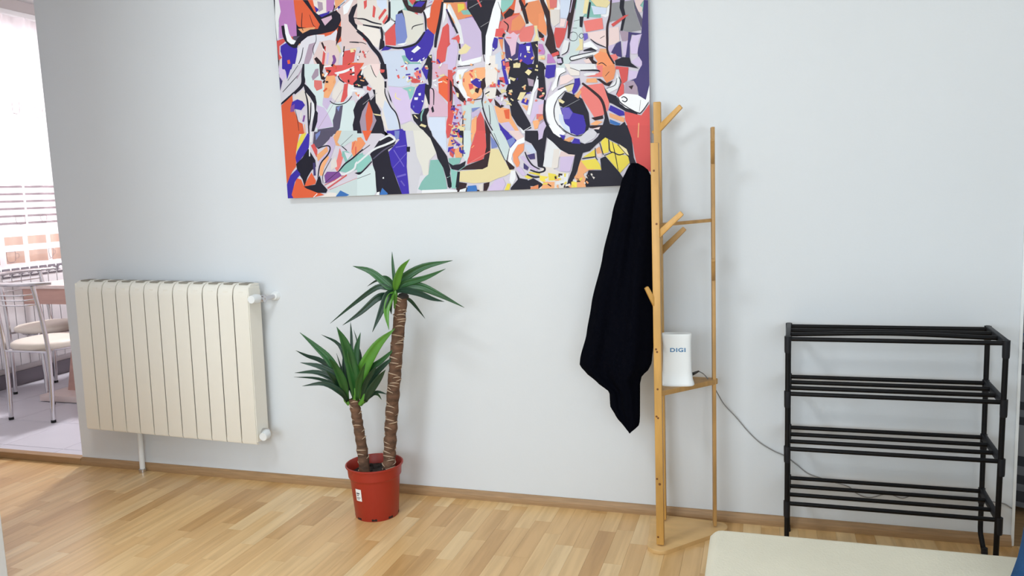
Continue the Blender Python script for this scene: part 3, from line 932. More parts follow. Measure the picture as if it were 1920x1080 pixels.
p Li 1400,100 1570,120 1520,220 1400,260
p Nv 1560,100 1620,0 1745,0 1745,330 1670,560 1560,500 1540,360 1400,280 1520,220
p Md 1350,280 1480,260 1540,360 1540,480 1340,460
p K2 1400,350 1480,330 1450,400
p K 1060,740 1110,930 1250,970 1340,900 1420,1080 900,1080 800,1060 1000,950
p Re 1340,740 1600,800 1760,620 1760,1080 1440,1080 1350,880
p K 1020,360 1080,450 1210,500 1270,620 1540,770 1540,790 1360,740 1150,620 1100,600
p W 1250,520 1340,460 1540,480 1670,560 1745,330 1745,560 1600,760 1540,750 1350,680 1270,600
s K 18 1290,530 1330,510 1380,550 1350,590 1300,570
s K 16 1230,520 1300,620 1540,760 1610,740 1710,600
s K 8 1590,560 1570,740
p Bl 1120,640 1330,740 1340,800 1260,810 1090,720
p LO 1100,760 1340,840 1330,910 1110,830
p Sb 1110,860 1280,930 1240,970 1110,920
s LO 25 1560,920 1560,1080
p W 500,400 400,420 300,520 240,680 250,850 330,980 440,1080 260,1080 140,880 100,680 140,540 260,440 400,360 520,340
p Sa 400,340 540,300 560,400 460,440
s K 14 300,400 460,330 560,300
p K 420,430 560,480 680,540 780,760 800,960 740,1080 560,1080 720,860 540,760 330,650 320,600
p W 330,650 300,560 420,430 300,540 250,700 260,860 340,980 500,1080 400,900
p Bl 340,680 480,670 540,760 700,800 740,960 700,1080 500,1080 420,950 370,780
p Lb 350,690 470,680 530,760 480,860 400,860
p Sk 320,780 380,790 400,920 480,980 500,1080 400,1020 320,880
s K 12 420,420 300,540 240,700 260,870 340,1000 440,1080
p Sa 310,550 350,550 410,590 380,620 320,590
p Bl 560,230 640,220 650,320 600,420 540,480 520,420 560,300
p LO 560,500 650,400 670,440 620,540
s Gy 12 340,710 640,550
p K2 820,840 1000,800 1010,850 880,880
p LO 800,940 900,880 1000,900 900,960
p K2 780,960 1000,950 960,1010 800,1000
p Pk 830,1010 960,980 940,1020
p Lp 0,640 80,620 90,780 0,780
p Ol 0,830 80,790 90,850 0,900
p Li 0,960 100,880 120,960 60,1080 0,1080
s K 40 100,550 90,800 130,950
s Li 30 200,280 100,560
p K 120,880 240,1080 130,1080
@D3
p LO 610,720 640,540 760,560 950,680 780,700 700,760 740,850 740,1040 480,1040 500,900 560,870
p W 150,200 240,280 330,360 400,380 380,420 200,660 70,640 110,400
p Cr 240,370 330,370 300,660 200,680
p Li 340,480 570,450 490,720 330,720
p Pk 350,400 570,450 560,480 320,490
p Cr 60,640 200,660 330,720 480,740 430,1040 0,1040 20,780
p Ye 690,500 880,370 890,480
p Ye 970,260 1030,180 1090,220 1090,420 1010,440
p Ye 1110,240 1250,310 1350,430 1290,460 1190,420 1110,400
p Re 1380,0 1760,0 1760,720 1640,700 1540,640 1500,480 1470,300
p K 140,0 240,130 330,180 500,260 640,260 720,290 830,260 920,180 980,80 1000,0 1380,0 1450,200 1480,500 1540,650 1480,640 1420,600 1400,480 1240,290 1040,190 900,300 800,400 690,430 600,720 540,850 490,1040 420,1040 520,700 570,460 470,450 340,380 220,260 130,190
p W 160,0 300,0 420,130 330,190 230,120
p Bl 500,0 740,0 720,120 600,160 520,120
s K 14 320,0 430,100 560,160 680,150 760,60
p Pg 630,200 760,80 850,60 910,120 880,190 720,290 640,240
p LO 390,230 490,180 560,190 480,260
p Bl 320,140 420,160 390,230
p Bl 560,200 640,220 650,290 510,280
p K 0,240 130,0 150,0 100,380 60,590 0,600
p Li 0,60 100,0 60,200 0,230
p Ye 150,740 310,770 300,860 160,860
p W 320,760 470,760 450,900 260,920
p LO 80,880 250,880 250,1040 40,1040
p Ye 20,780 150,800 100,880 20,870
s K 30 0,640 90,660 90,710 0,740
p K 0,880 80,880 60,940 0,1040
p K 340,910 400,900 360,940
p Ye 660,550 890,520 950,600 980,690 760,680
p LO 630,650 760,690 700,760 600,790
s K 25 680,520 880,490
p K 960,520 1040,480 1250,720 1400,1040 740,1040 720,880 780,700 980,700
p Sa 1250,290 1370,370 1410,470 1330,430
p Ye 1050,480 1160,420 1290,460 1390,470 1420,580 1270,740
p LO 890,370 950,330 990,430 930,500
s K 18 950,270 1010,460
s K 18 1090,220 1110,390 1160,420
s K 14 1150,260 1200,480 1240,700
s K 18 1160,420 1250,460 1330,440
s K 14 1230,300 1410,500
s K 18 1020,470 1160,420
s K 14 880,350 890,490 920,540
p Pk 900,450 980,430 990,490 940,500
s LO 25 1560,0 1550,190
p Ye 510,880 600,860 600,1040 520,1040
p K 580,820 640,840 620,850
p Cr 720,800 780,780 770,830
p Cr 830,790 880,810 860,840
"""
def painting():
    root = tag(empty('painting', ((PX0+PX1)/2, 0, PZ0)), 'large unframed canvas print of colourful abstract musicians on the white wall', 'painting')
    ox, oz = (PX0+PX1)/2, PZ0
    MB().bb(PX0-ox, PX1-ox, PY+.0005, 0, 0, PZ1-PZ0, bevel=.002).build('canvas', mat('canvas_cloth', (196, 190, 196), .8), root)
    verts, faces, cols = [], [], []
    layer = [0]
    def put(pts, c):
        layer[0] += 1
        y = PY - .00002 - layer[0]*4e-6
        b = len(verts)
        for X, Z in pts:
            verts.append((min(max(X, PX0), PX1)-ox, y, min(max(Z, PZ0), PZ1)-oz))
        faces.append(list(range(b, b+len(pts)))); cols.append(c)
    def quads(strip, c):
        layer[0] += 1; y = PY - .00002 - layer[0]*4e-6
        for a, b_ in zip(strip, strip[1:]):
            b0 = len(verts)
            for X, Z in (a[0], a[1], b_[1], b_[0]):
                verts.append((min(max(X, PX0), PX1)-ox, y, min(max(Z, PZ0), PZ1)-oz))
            faces.append([b0, b0+1, b0+2, b0+3]); cols.append(c)
    put([(PX0, PZ0), (PX1, PZ0), (PX1, PZ1), (PX0, PZ1)], (212, 205, 216))
    # generic shapes carry the print on above what the photograph shows
    rg = random.Random(11)
    keys = ['Or', 'Ma', 'Li', 'Re', 'Cr', 'Sk', 'Bl', 'K', 'LO', 'Te', 'Pk', 'W', 'Gy']
    for k in range(120):
        cx = rg.uniform(PX0, PX1); cz = rg.uniform(1.98, PZ1); n = rg.randint(5, 7); a0 = rg.uniform(0, 6); el = rg.uniform(.5, 1.6)
        put([(cx+.085*el*rg.uniform(.5, 1)*math.cos(a0+6.283*i/n), max(1.92, cz+.12/el*rg.uniform(.5, 1)*math.sin(a0+6.283*i/n))) for i in range(n)], PAL[rg.choice(keys)])
    for k in range(34):
        x_, z_, a = rg.uniform(PX0, PX1), rg.uniform(2.0, PZ1), rg.uniform(.9, 2.2); da = rg.uniform(-.5, .5); wd_ = rg.uniform(.003, .014)
        st_, col_ = [], PAL[rg.choice(('K', 'K', 'K2', 'W'))]
        for i in range(12):
            h = wd_*math.sin(math.pi*(i+.6)/12.2); nx, nz = -math.sin(a), math.cos(a)
            st_.append(((x_+nx*h, max(1.92, z_+nz*h)), (x_-nx*h, max(1.92, z_-nz*h))))
            x_ += .022*math.cos(a); z_ += .022*math.sin(a); a += da*.35
        quads(st_, col_)
    def smooth(pts):
        q = bez([(x_, y_, 0) for x_, y_ in pts], 4) if len(pts) > 2 else [Vector((x_, y_, 0)) for x_, y_ in pts]
        return [(v.x, v.y) for v in q]
    tile = None
    for ln in ART.strip().splitlines():
        if ln[0] == '@': tile = TILES[ln[1:]]; continue
        p_ = ln.split()
        if p_[0] == 'p': col, pts, wd = PAL[p_[1]], p_[2:], 0
        else: col, wd, pts = PAL[p_[1]], float(p_[2])/8.306, p_[3:]
        pts = [(tile[0]+float(a)/8.306, tile[1]+float(b_)/8.306) for a, b_ in (q.split(',') for q in pts)]
        jit = rg.uniform(.96, 1.04); col = tuple(min(255, v*jit) for v in col)
        def W2(q): v = ony(q[0], q[1], PY); return (v.x, v.z)
        if p_[0] == 'p':
            put([W2(q) for q in pts], col)
        else:
            pts = smooth(pts); st = []
            for i, q in enumerate(pts):
                a, b_ = pts[max(i-1, 0)], pts[min(i+1, len(pts)-1)]
                d = math.hypot(b_[0]-a[0], b_[1]-a[1]) or 1
                nx, ny = -(b_[1]-a[1])/d, (b_[0]-a[0])/d
                t = i/(len(pts)-1); h = wd/2*(.55+.45*math.sin(math.pi*min(1, max(0, .1+t*.8))))
                st.append((W2((q[0]+nx*h, q[1]+ny*h)), W2((q[0]-nx*h, q[1]-ny*h))))
            quads(st, col)
    # fine flecks of paint in the busy middle band
    zones = [(600, 690, 95, 170, ['Re', 'K2', 'W', 'LO', 'Or']), (755, 830, 110, 165, ['Sa', 'Re', 'Bl', 'W']), (850, 960, 120, 200, ['LO', 'Sa', 'Re', 'K2', 'W']),
             (930, 1020, 60, 190, ['Sa', 'LO', 'K', 'Bl', 'Pi']), (845, 872, 200, 300, ['LO', 'Bl', 'Pu', 'Re']), (1015, 1110, 325, 350, ['LO', 'K2', 'Ye', 'Cr'])]
    for (x0, x1, y0, y1, ks) in zones:
        for _ in range(34):
            cx, cy = rg.uniform(x0, x1), rg.uniform(y0, y1); a = rg.uniform(0, 3.14); L_, H_ = rg.uniform(1.5, 5), rg.uniform(1, 2.2)
            q = [(cx+sx*L_*math.cos(a)-sy*H_*math.sin(a), cy+sx*L_*math.sin(a)+sy*H_*math.cos(a)) for sx, sy in ((-1, -1), (1, -.8), (.9, 1), (-1, .8))]
            put([(lambda v: (v.x, v.z))(ony(*s_, PY)) for s_ in q], PAL[rg.choice(ks)])
    me = bpy.data.meshes.new('printed_picture'); me.from_pydata(verts, [], faces)
    at = me.color_attributes.new('print', 'FLOAT_COLOR', 'CORNER')
    buf = []
    for f, c_ in zip(faces, cols): buf += (list(lin(c_))+[1])*len(f)
    at.data.foreach_set('color', buf)
    # all faces look out from the wall
    bm = bmesh.new(); bm.from_mesh(me)
    for f in bm.faces:
        f.normal_update()
        if f.normal.y > 0: f.normal_flip()
    bm.to_mesh(me); bm.free()
    m = bpy.data.materials.new('canvas_print'); m.use_nodes = True; nt = m.node_tree; b = nt.nodes['Principled BSDF']
    a = nt.nodes.new('ShaderNodeVertexColor'); a.layer_name = 'print'
    nt.links.new(a.outputs[0], b.inputs['Base Color']); b.inputs['Roughness'].default_value = .55; b.inputs['Specular IOR Level'].default_value = .25
    o = link('printed_picture', me, m, root, False)
    o['label'] = 'abstract print of musicians with a saxophone in red, violet, yellow and black'
painting()

# ------------------------------------------------------------------ radiators
def section_mesh(wd, hh, dp):
    """one aluminium section: flat front plate with the top rolled back, thin web and rear plate"""
    g = .0054
    prof = [(-dp, .012), (-dp+.004, .003), (-dp+.012, 0), (-dp+.020, 0), (-dp+.016, .004), (-dp+.0035, .013), (-dp+.0035, hh-.058), (-dp+.011, hh-.032), (-dp+.026, hh-.012), (-.012, hh-.010), (-.012, hh-.004), (-.02, hh),
            (-dp*.62, hh), (-dp+.018, hh-.008), (-dp+.007, hh-.022), (-dp+.001, hh-.045), (-dp, hh-.056)]
    b = MB()
    b.loft([[(x, y, z) for y, z in prof] for x in (g/2, wd-g/2)])
    b.bb(wd*.35, wd*.65, -dp+.003, -.018, .012, hh-.03)          # web
    b.bb(g/2, wd-g/2, -.02, -.006, .012, hh-.03)                 # rear plate
    b.bb(.0, wd, -dp*.62, -dp*.32, hh-.085, hh-.05)              # upper water channel
    b.bb(.0, wd, -dp*.62, -dp*.32, .03, .065)
    bmesh.ops.recalc_face_normals(b.bm, faces=b.bm.faces)
    me = bpy.data.meshes.new('section'); b.bm.to_mesh(me); b.bm.free(); me.materials.append(M_RAD)
    me.polygons.foreach_set('use_smooth', [True]*len(me.polygons)); me.set_sharp_from_angle(angle=R(30))
    return me
RX0, RZ0, RH, RD = -3.0932, .232, .722, .098
rad = empty('radiator', (RX0, -.032, RZ0)); rad.rotation_euler = (0, math.atan(.0199), 0)
tag(rad, 'cream twelve-section aluminium radiator under the plain white wall beside the kitchen opening', 'radiator')
M_SLOT = mat('radiator_slot', (150, 144, 132), .7)
sm = section_mesh(.08, RH, RD)
for k in range(12):
    o = bpy.data.objects.new('section', sm); COL.objects.link(o); o.parent = rad; o.location = (.08*k, 0, 0)
MB().bb(.006, .954, -.036, -.02, .07, RH-.09).build('gap_shade', M_GAPSHADE, rad, False)  # dark sheet that deepens the shade in the section gaps
for k in range(12):      # slotted outlets seen along the top edge
    MB().bb(.08*k+.018, .08*k+.062, -.075, -.022, RH-.004, RH+.0012, bevel=.001, seg=1).build('top_slot', M_SLOT, rad, False)
for x in (.0002, .9555):
    MB().bb(x, x+.0043, -RD+.004, -.012, .012, RH-.012, bevel=.0015, seg=1).build('side_panel', M_RAD, rad, False)
for x in (.2, .76):
    MB().bb(x-.012, x+.012, -.03, .032, RH-.1, RH-.07).build('bracket', M_TRIMW, rad, False)
v = MB(); v.tube([(.958, -.05, RH-.066), (1.0, -.05, RH-.066)], .013); v.tube([(.998, -.05, RH-.066), (1.012, -.05, RH-.066)], .017)
v = v.build('supply_valve', M_CHROME, rad)
MB().tube([(.985, -.062, RH-.064), (.988, -.09, RH-.062), (.989, -.118, RH-.061)], [.019, .021, .017], 16).build('valve_knob', M_WPLAST, v)
MB().tube([(1.005, -.05, RH-.066), (1.012, -.01, RH-.064), (1.012, .031, RH-.064)], .009).build('wall_pipe', M_CHROME, rad)
MB().tube([(1.012, .012, RH-.064), (1.012, .031, RH-.064)], [.016, .022], 20).build('wall_rosette', M_WPLAST, rad)
v = MB().tube([(.958, -.05, .048), (.985, -.05, .048)], .018).build('return_plug', M_CHROME, rad)
MB().tube([(.978, -.052, .046), (.99, -.07, .044), (.992, -.098, .042)], [.018, .021, .018], 16).build('valve_cap', M_WPLAST, v)
v = MB().tube([(.002, -.05, .048), (-.03, -.05, .048)], [.017, .015], 16).build('end_cap', M_WPLAST, rad)
v = MB().tube([(.225, -.006, .06), (.225, -.004, -.06), (.222, -.002, -.15), (.2215, -.001, -.226)], .0125).build('floor_pipe', M_WPLAST, rad)
MB().lathe([(.018, -.226), (.018, -.212), (.013, -.209)], (.2215, -.001, 0), 20).build('pipe_collar', M_CHROME, v)

krad = empty('radiator', (KX+.015, .42, KZ+.16), R(90))
tag(krad, 'white sectional radiator below the kitchen curtain, behind the chrome chairs', 'radiator')
M_RADW = mat('white_radiator_enamel', (232, 230, 232), .4)
ksm = section_mesh(.08, .70, .095); ksm.materials.clear(); ksm.materials.append(M_RADW)
for k in range(22):
    o = bpy.data.objects.new('section', ksm); COL.objects.link(o); o.parent = krad; o.location = (.0745*k, 0, 0); o.scale = (.0745/.08, 1, 1)
MB().bb(.004, 22*.0745-.004, -.036, -.02, .08, .6).build('gap_shade', M_GAPSHADE, krad, False)  # painted gap shade again, behind the kitchen sections
for k in range(22):      # ornamental grille cell on top of each section
    c0 = .0745*k
    g_ = MB(); g_.bb(c0+.006, c0+.0685, -.100, -.094, .628, .694, bevel=.002, seg=1)
    gg = g_.build('grille_cell', M_GREYPL, krad, False)
    b_ = MB(); b_.tube([(c0+.037, -.1, .658), (c0+.037, -.106, .658)], [.02, .012], 10); b_.bb(c0+.008, c0+.066, -.104, -.099, .640, .645)
    b_.build('rosette', M_RADW, gg, False)

# ------------------------------------------------------------------ potted yucca
PB = onz(708.5, 979)
PC = Vector((PB.x-.042, PB.y+.078, 0))
pl = tag(empty('potted_yucca', PC), 'two-stemmed yucca plant in a terracotta coloured plastic pot', 'plant')
def loc(x, y, dY=0.0):         # photo pixel -> plant-local point in the plane dY behind the pot's axis
    return ony(x, y, PC.y+dY) - PC
PH = .262
ZP = .83
pot = MB().lathe([(r_, z*ZP) for r_, z in [(.086, 0), (.088, .004), (.1, .19), (.102, .2), (.107, .206), (.109, .236), (.111, .252), (.117, .256), (.117, PH), (.112, PH+.001),
                  (.109, PH-.006), (.104, .225), (.1, .205)]], n=56).build('pot', M_POT, pl)
for a in range(8):
    t = a*math.pi/4+.35
    MB().box((.0865*math.cos(t), .0865*math.sin(t), .008), (.004, .022, .010), Matrix.Rotation(t, 3, 'Z'), bevel=.001, seg=1).build('drain_slot', M_SOIL, pot, False)
th = math.atan2(-.086, -.058)
lab = []
def potr(z): return .088+.012*(z/ZP-.004)/.186
def wrap(z, t, e): r_ = potr(z)+e; return (r_*math.cos(t), r_*math.sin(t), z)
def decal(name, t0, t1, z0, z1, e, mtl, parent):
    me = bpy.data.meshes.new(name); n = 8
    vv = [wrap(z, t0+(t1-t0)*k/n, e_) for e_ in (e, e-.0006) for z in (z0, z1) for k in range(n+1)]
    ff = []
    for k in range(n):
        a, b_ = k, n+1+k; o2 = 2*(n+1)
        ff += [(a, a+1, b_+1, b_), (o2+a, o2+b_, o2+b_+1, o2+a+1)]
    me.from_pydata(vv, [], ff); return link(name, me, mtl, parent, False)
TH0 = R(-107)
pl_lab = decal('price_label', TH0-.15, TH0+.15, .087, .137, .0012, M_LABEL, pot)
for z0, z1, t0, t1 in ((.117, .122, -.10, .06), (.110, .113, -.10, .02), (.101, .103, -.1, .10), (.095, .097, -.1, .04)):
    decal('printed_line', TH0+t0, TH0+t1, z0, z1, .0019, M_INK, pl_lab)
so = MB().lathe([(.085, .12), (.096, .170), (.096, .178), (.09, .183), (.05, .188), (.01, .186)], n=36).build('soil', M_SOIL, pl)
rg = random.Random(3)
for k in range(14):
    a = rg.uniform(0, 6.28); r_ = rg.uniform(.02, .08)
    MB().lathe([(.004, -.006), (.012, 0), (.009, .008), (.003, .011)], (r_*math.cos(a), r_*math.sin(a), .186), 7).build('clod', M_SOIL, so)
def trunk(name, pix, rads, seed, nsc, dy):
    rg = random.Random(seed)
    pts = bez([loc(x, y, d) for (x, y), d in zip(pix, dy)], 14)
    rr = []
    n = len(pts)
    for i in range(n):
        t = i/(n-1)*(len(rads)-1); k = min(int(t), len(rads)-2); r_ = rads[k]+(rads[k+1]-rads[k])*(t-k)
        rr.append(r_*(1+.05*math.sin(i*1.15+seed)+.03*rg.uniform(-1, 1)))
    b = MB().tube(pts, rr, 22)
    for v_ in b.bm.verts: v_.co += Vector((rg.uniform(-1, 1), rg.uniform(-1, 1), rg.uniform(-1, 1)))*.0009
    tr = b.build(name, M_TRUNK, pl, True, 80)
    sc = MB()
    for k in range(nsc):     # crescent leaf scars standing proud of the bark
        t = (k+.5)/nsc; i = min(int(t*(n-1)), n-2); f = t*(n-1)-i
        c_ = pts[i].lerp(pts[i+1], f); r_ = rr[i]
        ax = (pts[i+1]-pts[i]).normalized(); u = ax.orthogonal().normalized(); v_ = ax.cross(u)
        a0 = rg.uniform(0, 6.28); sp = rg.uniform(.7, 1.3)
        arc = [c_+(u*math.cos(a)+v_*math.sin(a))*(r_*1.015)+ax*(.006*math.cos((a-a0)/sp*1.5)-.002) for a in np.linspace(a0-sp, a0+sp, 9)]
        sc.tube(arc, [.0005, .0015, .0021, .0024, .0025, .0024, .0021, .0015, .0005], 5)
    s = sc.build('leaf_scars', M_SCAR, tr); s['kind'] = 'stuff'
    return tr, pts
t1, tp1 = trunk('trunk', [(728, 893), (731, 840), (735, 770), (741, 690), (747, 620), (753, 557)], [.0255, .0245, .0255, .0255, .0245, .0235], 1, 74, [.02, .02, .02, .02, .02, .02])
t2, tp2 = trunk('trunk', [(686, 903), (680, 850), (673, 805), (667, 770), (664, 748)], [.0225, .0215, .0205, .0205, .0205], 2, 26, [-.03, -.03, -.03, -.03, -.03])
MB().lathe([(.022, 0), (.023, .008), (.016, .018), (.006, .021)], loc(756, 559, .02), 14).build('cut_crown', mat('dead_crown', (46, 40, 36), .9), t1)
def leaf(pts, wpx, mtl, z, ZS=3.857, base=(540, 460), d0=0., d1=0., twist=0.):
    """blade through zoom-space points: base -> tip"""
    P = [(base[0]+a/ZS, base[1]+b/ZS) for a, b in pts]
    n0 = len(P)
    W3 = bez([loc(x, y, d0+(d1-d0)*i/(n0-1)) for i, (x, y) in enumerate(P)], max(4, 16//n0))
    n = len(W3); wmax = wpx/ZS/505*.5*1.02
    b = bmesh.new(); rows = []
    for i, p in enumerate(W3):
        t = i/(n-1)
        wd = wmax*(.42+.58*min(1, t/.35)) if t < .35 else wmax*max(.02, (1-((t-.35)/.65)**1.9))
        tg = (W3[min(i+1, n-1)]-W3[max(i-1, 0)]).normalized()
        view = (Vector(CAM)-(PC+p)).normalized()
        sd = tg.cross(view).normalized()
        nm = sd.cross(tg).normalized()
        sd = (sd*math.cos(twist)+nm*math.sin(twist)).normalized(); nm = sd.cross(tg).normalized()
        rows.append([b.verts.new(q) for q in (p-sd*wd+nm*wd*.30, p-sd*wd*.45+nm*wd*.05, p-nm*wd*.10, p+sd*wd*.45+nm*wd*.05, p+sd*wd+nm*wd*.30)])
    for a, c_ in zip(rows, rows[1:]):
        for k in range(4): b.faces.new((a[k], a[k+1], c_[k+1], c_[k]))
    me = bpy.data.meshes.new('leaf'); b.to_mesh(me); b.free()
    o = link('leaf', me, mtl, z, True, 80)
    md = o.modifiers.new('thickness', 'SOLIDIFY'); md.thickness = .0012; md.offset = 0
    return o
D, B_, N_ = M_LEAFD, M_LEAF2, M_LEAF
# upper rosette: shoot beside the cut top of the tall stem
MB().tube([loc(741, 578, .005), loc(741.5, 560, .0), loc(742, 545, 0), loc(743, 532, 0)], [.006, .009, .008, .004], 10).build('shoot', B_, t1)
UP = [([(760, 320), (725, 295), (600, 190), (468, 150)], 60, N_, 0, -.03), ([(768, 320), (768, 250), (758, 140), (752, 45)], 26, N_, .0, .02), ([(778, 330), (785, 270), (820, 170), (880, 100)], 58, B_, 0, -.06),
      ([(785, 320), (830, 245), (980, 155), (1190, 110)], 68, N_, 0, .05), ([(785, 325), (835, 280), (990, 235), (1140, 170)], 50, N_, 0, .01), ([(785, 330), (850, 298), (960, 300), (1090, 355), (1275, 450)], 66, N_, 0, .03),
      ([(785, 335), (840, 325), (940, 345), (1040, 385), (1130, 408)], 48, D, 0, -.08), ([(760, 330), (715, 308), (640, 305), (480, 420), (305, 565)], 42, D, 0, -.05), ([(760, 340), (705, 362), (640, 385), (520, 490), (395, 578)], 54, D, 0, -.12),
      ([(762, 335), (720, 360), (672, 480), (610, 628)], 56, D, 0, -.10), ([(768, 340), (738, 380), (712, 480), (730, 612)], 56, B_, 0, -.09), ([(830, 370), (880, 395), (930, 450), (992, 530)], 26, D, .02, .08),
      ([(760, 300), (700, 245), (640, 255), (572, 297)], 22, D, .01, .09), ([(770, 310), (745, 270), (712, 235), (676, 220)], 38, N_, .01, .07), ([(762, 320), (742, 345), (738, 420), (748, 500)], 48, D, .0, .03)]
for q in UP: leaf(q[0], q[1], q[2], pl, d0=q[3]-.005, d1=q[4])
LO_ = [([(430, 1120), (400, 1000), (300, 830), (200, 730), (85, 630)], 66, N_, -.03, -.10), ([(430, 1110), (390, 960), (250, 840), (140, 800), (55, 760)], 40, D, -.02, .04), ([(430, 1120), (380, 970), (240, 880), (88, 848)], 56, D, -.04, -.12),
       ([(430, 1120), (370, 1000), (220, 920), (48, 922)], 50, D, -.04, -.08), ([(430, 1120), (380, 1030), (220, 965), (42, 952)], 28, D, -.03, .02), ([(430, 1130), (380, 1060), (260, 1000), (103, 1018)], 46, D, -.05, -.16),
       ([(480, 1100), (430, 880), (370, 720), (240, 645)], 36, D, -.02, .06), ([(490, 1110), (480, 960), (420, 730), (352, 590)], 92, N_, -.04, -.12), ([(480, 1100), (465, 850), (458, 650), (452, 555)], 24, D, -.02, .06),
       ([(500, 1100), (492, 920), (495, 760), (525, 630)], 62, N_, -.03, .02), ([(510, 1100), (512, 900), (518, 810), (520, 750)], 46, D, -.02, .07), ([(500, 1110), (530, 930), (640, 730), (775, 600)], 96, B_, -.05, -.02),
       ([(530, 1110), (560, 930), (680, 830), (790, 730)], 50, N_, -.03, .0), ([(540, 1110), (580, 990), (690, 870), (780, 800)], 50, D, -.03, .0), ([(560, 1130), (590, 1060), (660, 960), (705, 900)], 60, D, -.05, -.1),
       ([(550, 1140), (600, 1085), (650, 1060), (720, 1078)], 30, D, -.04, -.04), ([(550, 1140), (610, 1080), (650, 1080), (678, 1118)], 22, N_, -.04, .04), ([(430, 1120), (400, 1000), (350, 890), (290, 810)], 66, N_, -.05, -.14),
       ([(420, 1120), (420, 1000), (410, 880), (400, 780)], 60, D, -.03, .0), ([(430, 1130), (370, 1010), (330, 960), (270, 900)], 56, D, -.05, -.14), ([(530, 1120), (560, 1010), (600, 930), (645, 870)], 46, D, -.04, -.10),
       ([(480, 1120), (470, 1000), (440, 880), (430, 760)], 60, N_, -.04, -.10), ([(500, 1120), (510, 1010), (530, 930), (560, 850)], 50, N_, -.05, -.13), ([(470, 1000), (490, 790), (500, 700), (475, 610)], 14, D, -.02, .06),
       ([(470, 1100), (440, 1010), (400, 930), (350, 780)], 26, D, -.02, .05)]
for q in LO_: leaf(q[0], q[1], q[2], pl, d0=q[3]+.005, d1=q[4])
for x0, y0, x1, y1 in ((650, 754, 646, 738), (667, 752, 667, 735), (683, 752, 686, 738)):
    MB().tube([loc(664+(x0-664)*.6, 758, -.03), loc(x0, y0-4, -.035), loc(x1, y1, -.035), loc(x1, y1-14, -.03)], [.010, .012, .010, .004], 12).build('shoot', B_, t2)

# ------------------------------------------------------------------ coat stand
CF, CL, CR = Vector((-.337, -.300, 0)), Vector((-.353, -.085, 0)), Vector((-.159, -.098, 0))
st = tag(empty('coat_stand', CF), 'pine coat stand with three posts, angled pegs and a small shelf', 'coat stand')
def sl(v_): return Vector(v_)-CF
def hull(cs, r_, n=10):
    pts = [(c_.x+r_*math.cos(a), c_.y+r_*math.sin(a)) for c_ in cs for a in np.linspace(0, 2*math.pi, 36, endpoint=False)]
    pts = sorted(set((round(a, 5), round(b, 5)) for a, b in pts)); H = []
    for seq in (pts, pts[::-1]):
        h = []
        for p in seq:
            while len(h) > 1 and (h[-1][0]-h[-2][0])*(p[1]-h[-2][1])-(h[-1][1]-h[-2][1])*(p[0]-h[-2][0]) <= 0: h.pop()
            h.append(p)
        H += h[:-1]
    return H
base = MB().prism(hull([sl(CF), sl(CL), sl(CR)], .047), 0, .016, bevel=.003).build('base', mat('pine_board', (220, 180, 122), .45, noise=(3, .06, (2, 10, 10))), st)
MB().prism(hull([sl(CF)+Vector((.004, .004, 0)), sl(CL), sl(CR)], .0135), .566, .584, bevel=.002).build('shelf', M_STAND2, st)
zF, zL, zR = 1.432, 1.588, 1.487
def post(c_, wx, wy, z1, mtl, rz=0):
    o = MB().box((0, 0, (z1+.014)/2+.007), (wx, wy, z1-.014), bevel=.0025).build('post', mtl, st)
    o.location = sl(c_); o.rotation_euler = (0, 0, rz); return o
pF = post(CF, .0265, .028, zF, M_STAND); pL = post(CL, .026, .026, zL, M_STAND); pR = post(CR, .0125, .030, zR, M_STAND2, R(10))
def knot(parent, pix, Y, s=.004):
    v_ = ony(*pix, Y)
    q = v_-(CF+parent.location)
    MB().tube([(q.x, q.y+.001, q.z), (q.x, q.y-.0006, q.z)], [s, s*.9], 10).build('knot', M_KNOT, parent)
for pix in ((1231, 420), (1232, 660), (1233, 730), (1231, 781), (1232, 898), (1234, 1007), (1226, 320)): knot(pF, pix, CF.y-.0141)
for pix, s_ in (((1237, 908), .005), ((1234, 784), .004), ((1230, 655), .004)): knot(pF, pix, CF.y-.0141, s_)
def peg(p0, p1, wd=.022, th=.012, mtl=M_STAND, parent=None):
    p0, p1 = Vector(p0), Vector(p1); d = (p1-p0); L_ = d.length; d.normalize()
    up = Vector((0, 0, 1)); sd = d.cross(up).normalized(); n_ = sd.cross(d)
    rot = Matrix((d, sd, n_)).transposed()
    b_ = MB().box((0, 0, 0), (L_, th, wd), None, bevel=.003)
    for v_ in b_.bm.verts: v_.co.z *= 1.12-.34*(v_.co.x/L_+.5)
    bmesh.ops.transform(b_.bm, matrix=rot.to_4x4(), verts=b_.bm.verts)
    o = b_.build('peg', mtl, st)
    o.location = sl((p0+p1)/2); return o
peg(ony(1226, 252, CL.y), ony(1277, 199, CL.y-.03)); peg(ony(1228, 446, CF.y), ony(1279, 399, CF.y-.01)); peg(ony(1235, 476, CL.y), ony(1284, 428, CL.y-.02), mtl=M_STAND2)
peg((CF.x-.004, CF.y-.004, .885), (CF.x-.033, CF.y-.026, .952), .018); peg((CL.x-.004, CL.y-.004, 1.25), (CL.x-.045, CL.y-.115, 1.338))
peg((CR.x, CR.y-.008, 1.372), (CR.x+.004, CR.y-.072, 1.448), .022, .013, M_STAND2); peg((CR.x, CR.y-.008, .955), (CR.x+.004, CR.y-.07, 1.03), .022, .013, M_STAND2)
MB().tube([sl(CF)+Vector((.008, .008, 1.162)), sl(CR)+Vector((0, 0, 1.166))], .0075, 4).build('crossbar', M_STAND2, st)
MB().tube([sl(CL)+Vector((.0, .0, .75)), sl(CF)+Vector((0, 0, .75))], .0075, 4).build('crossbar', M_STAND2, st)

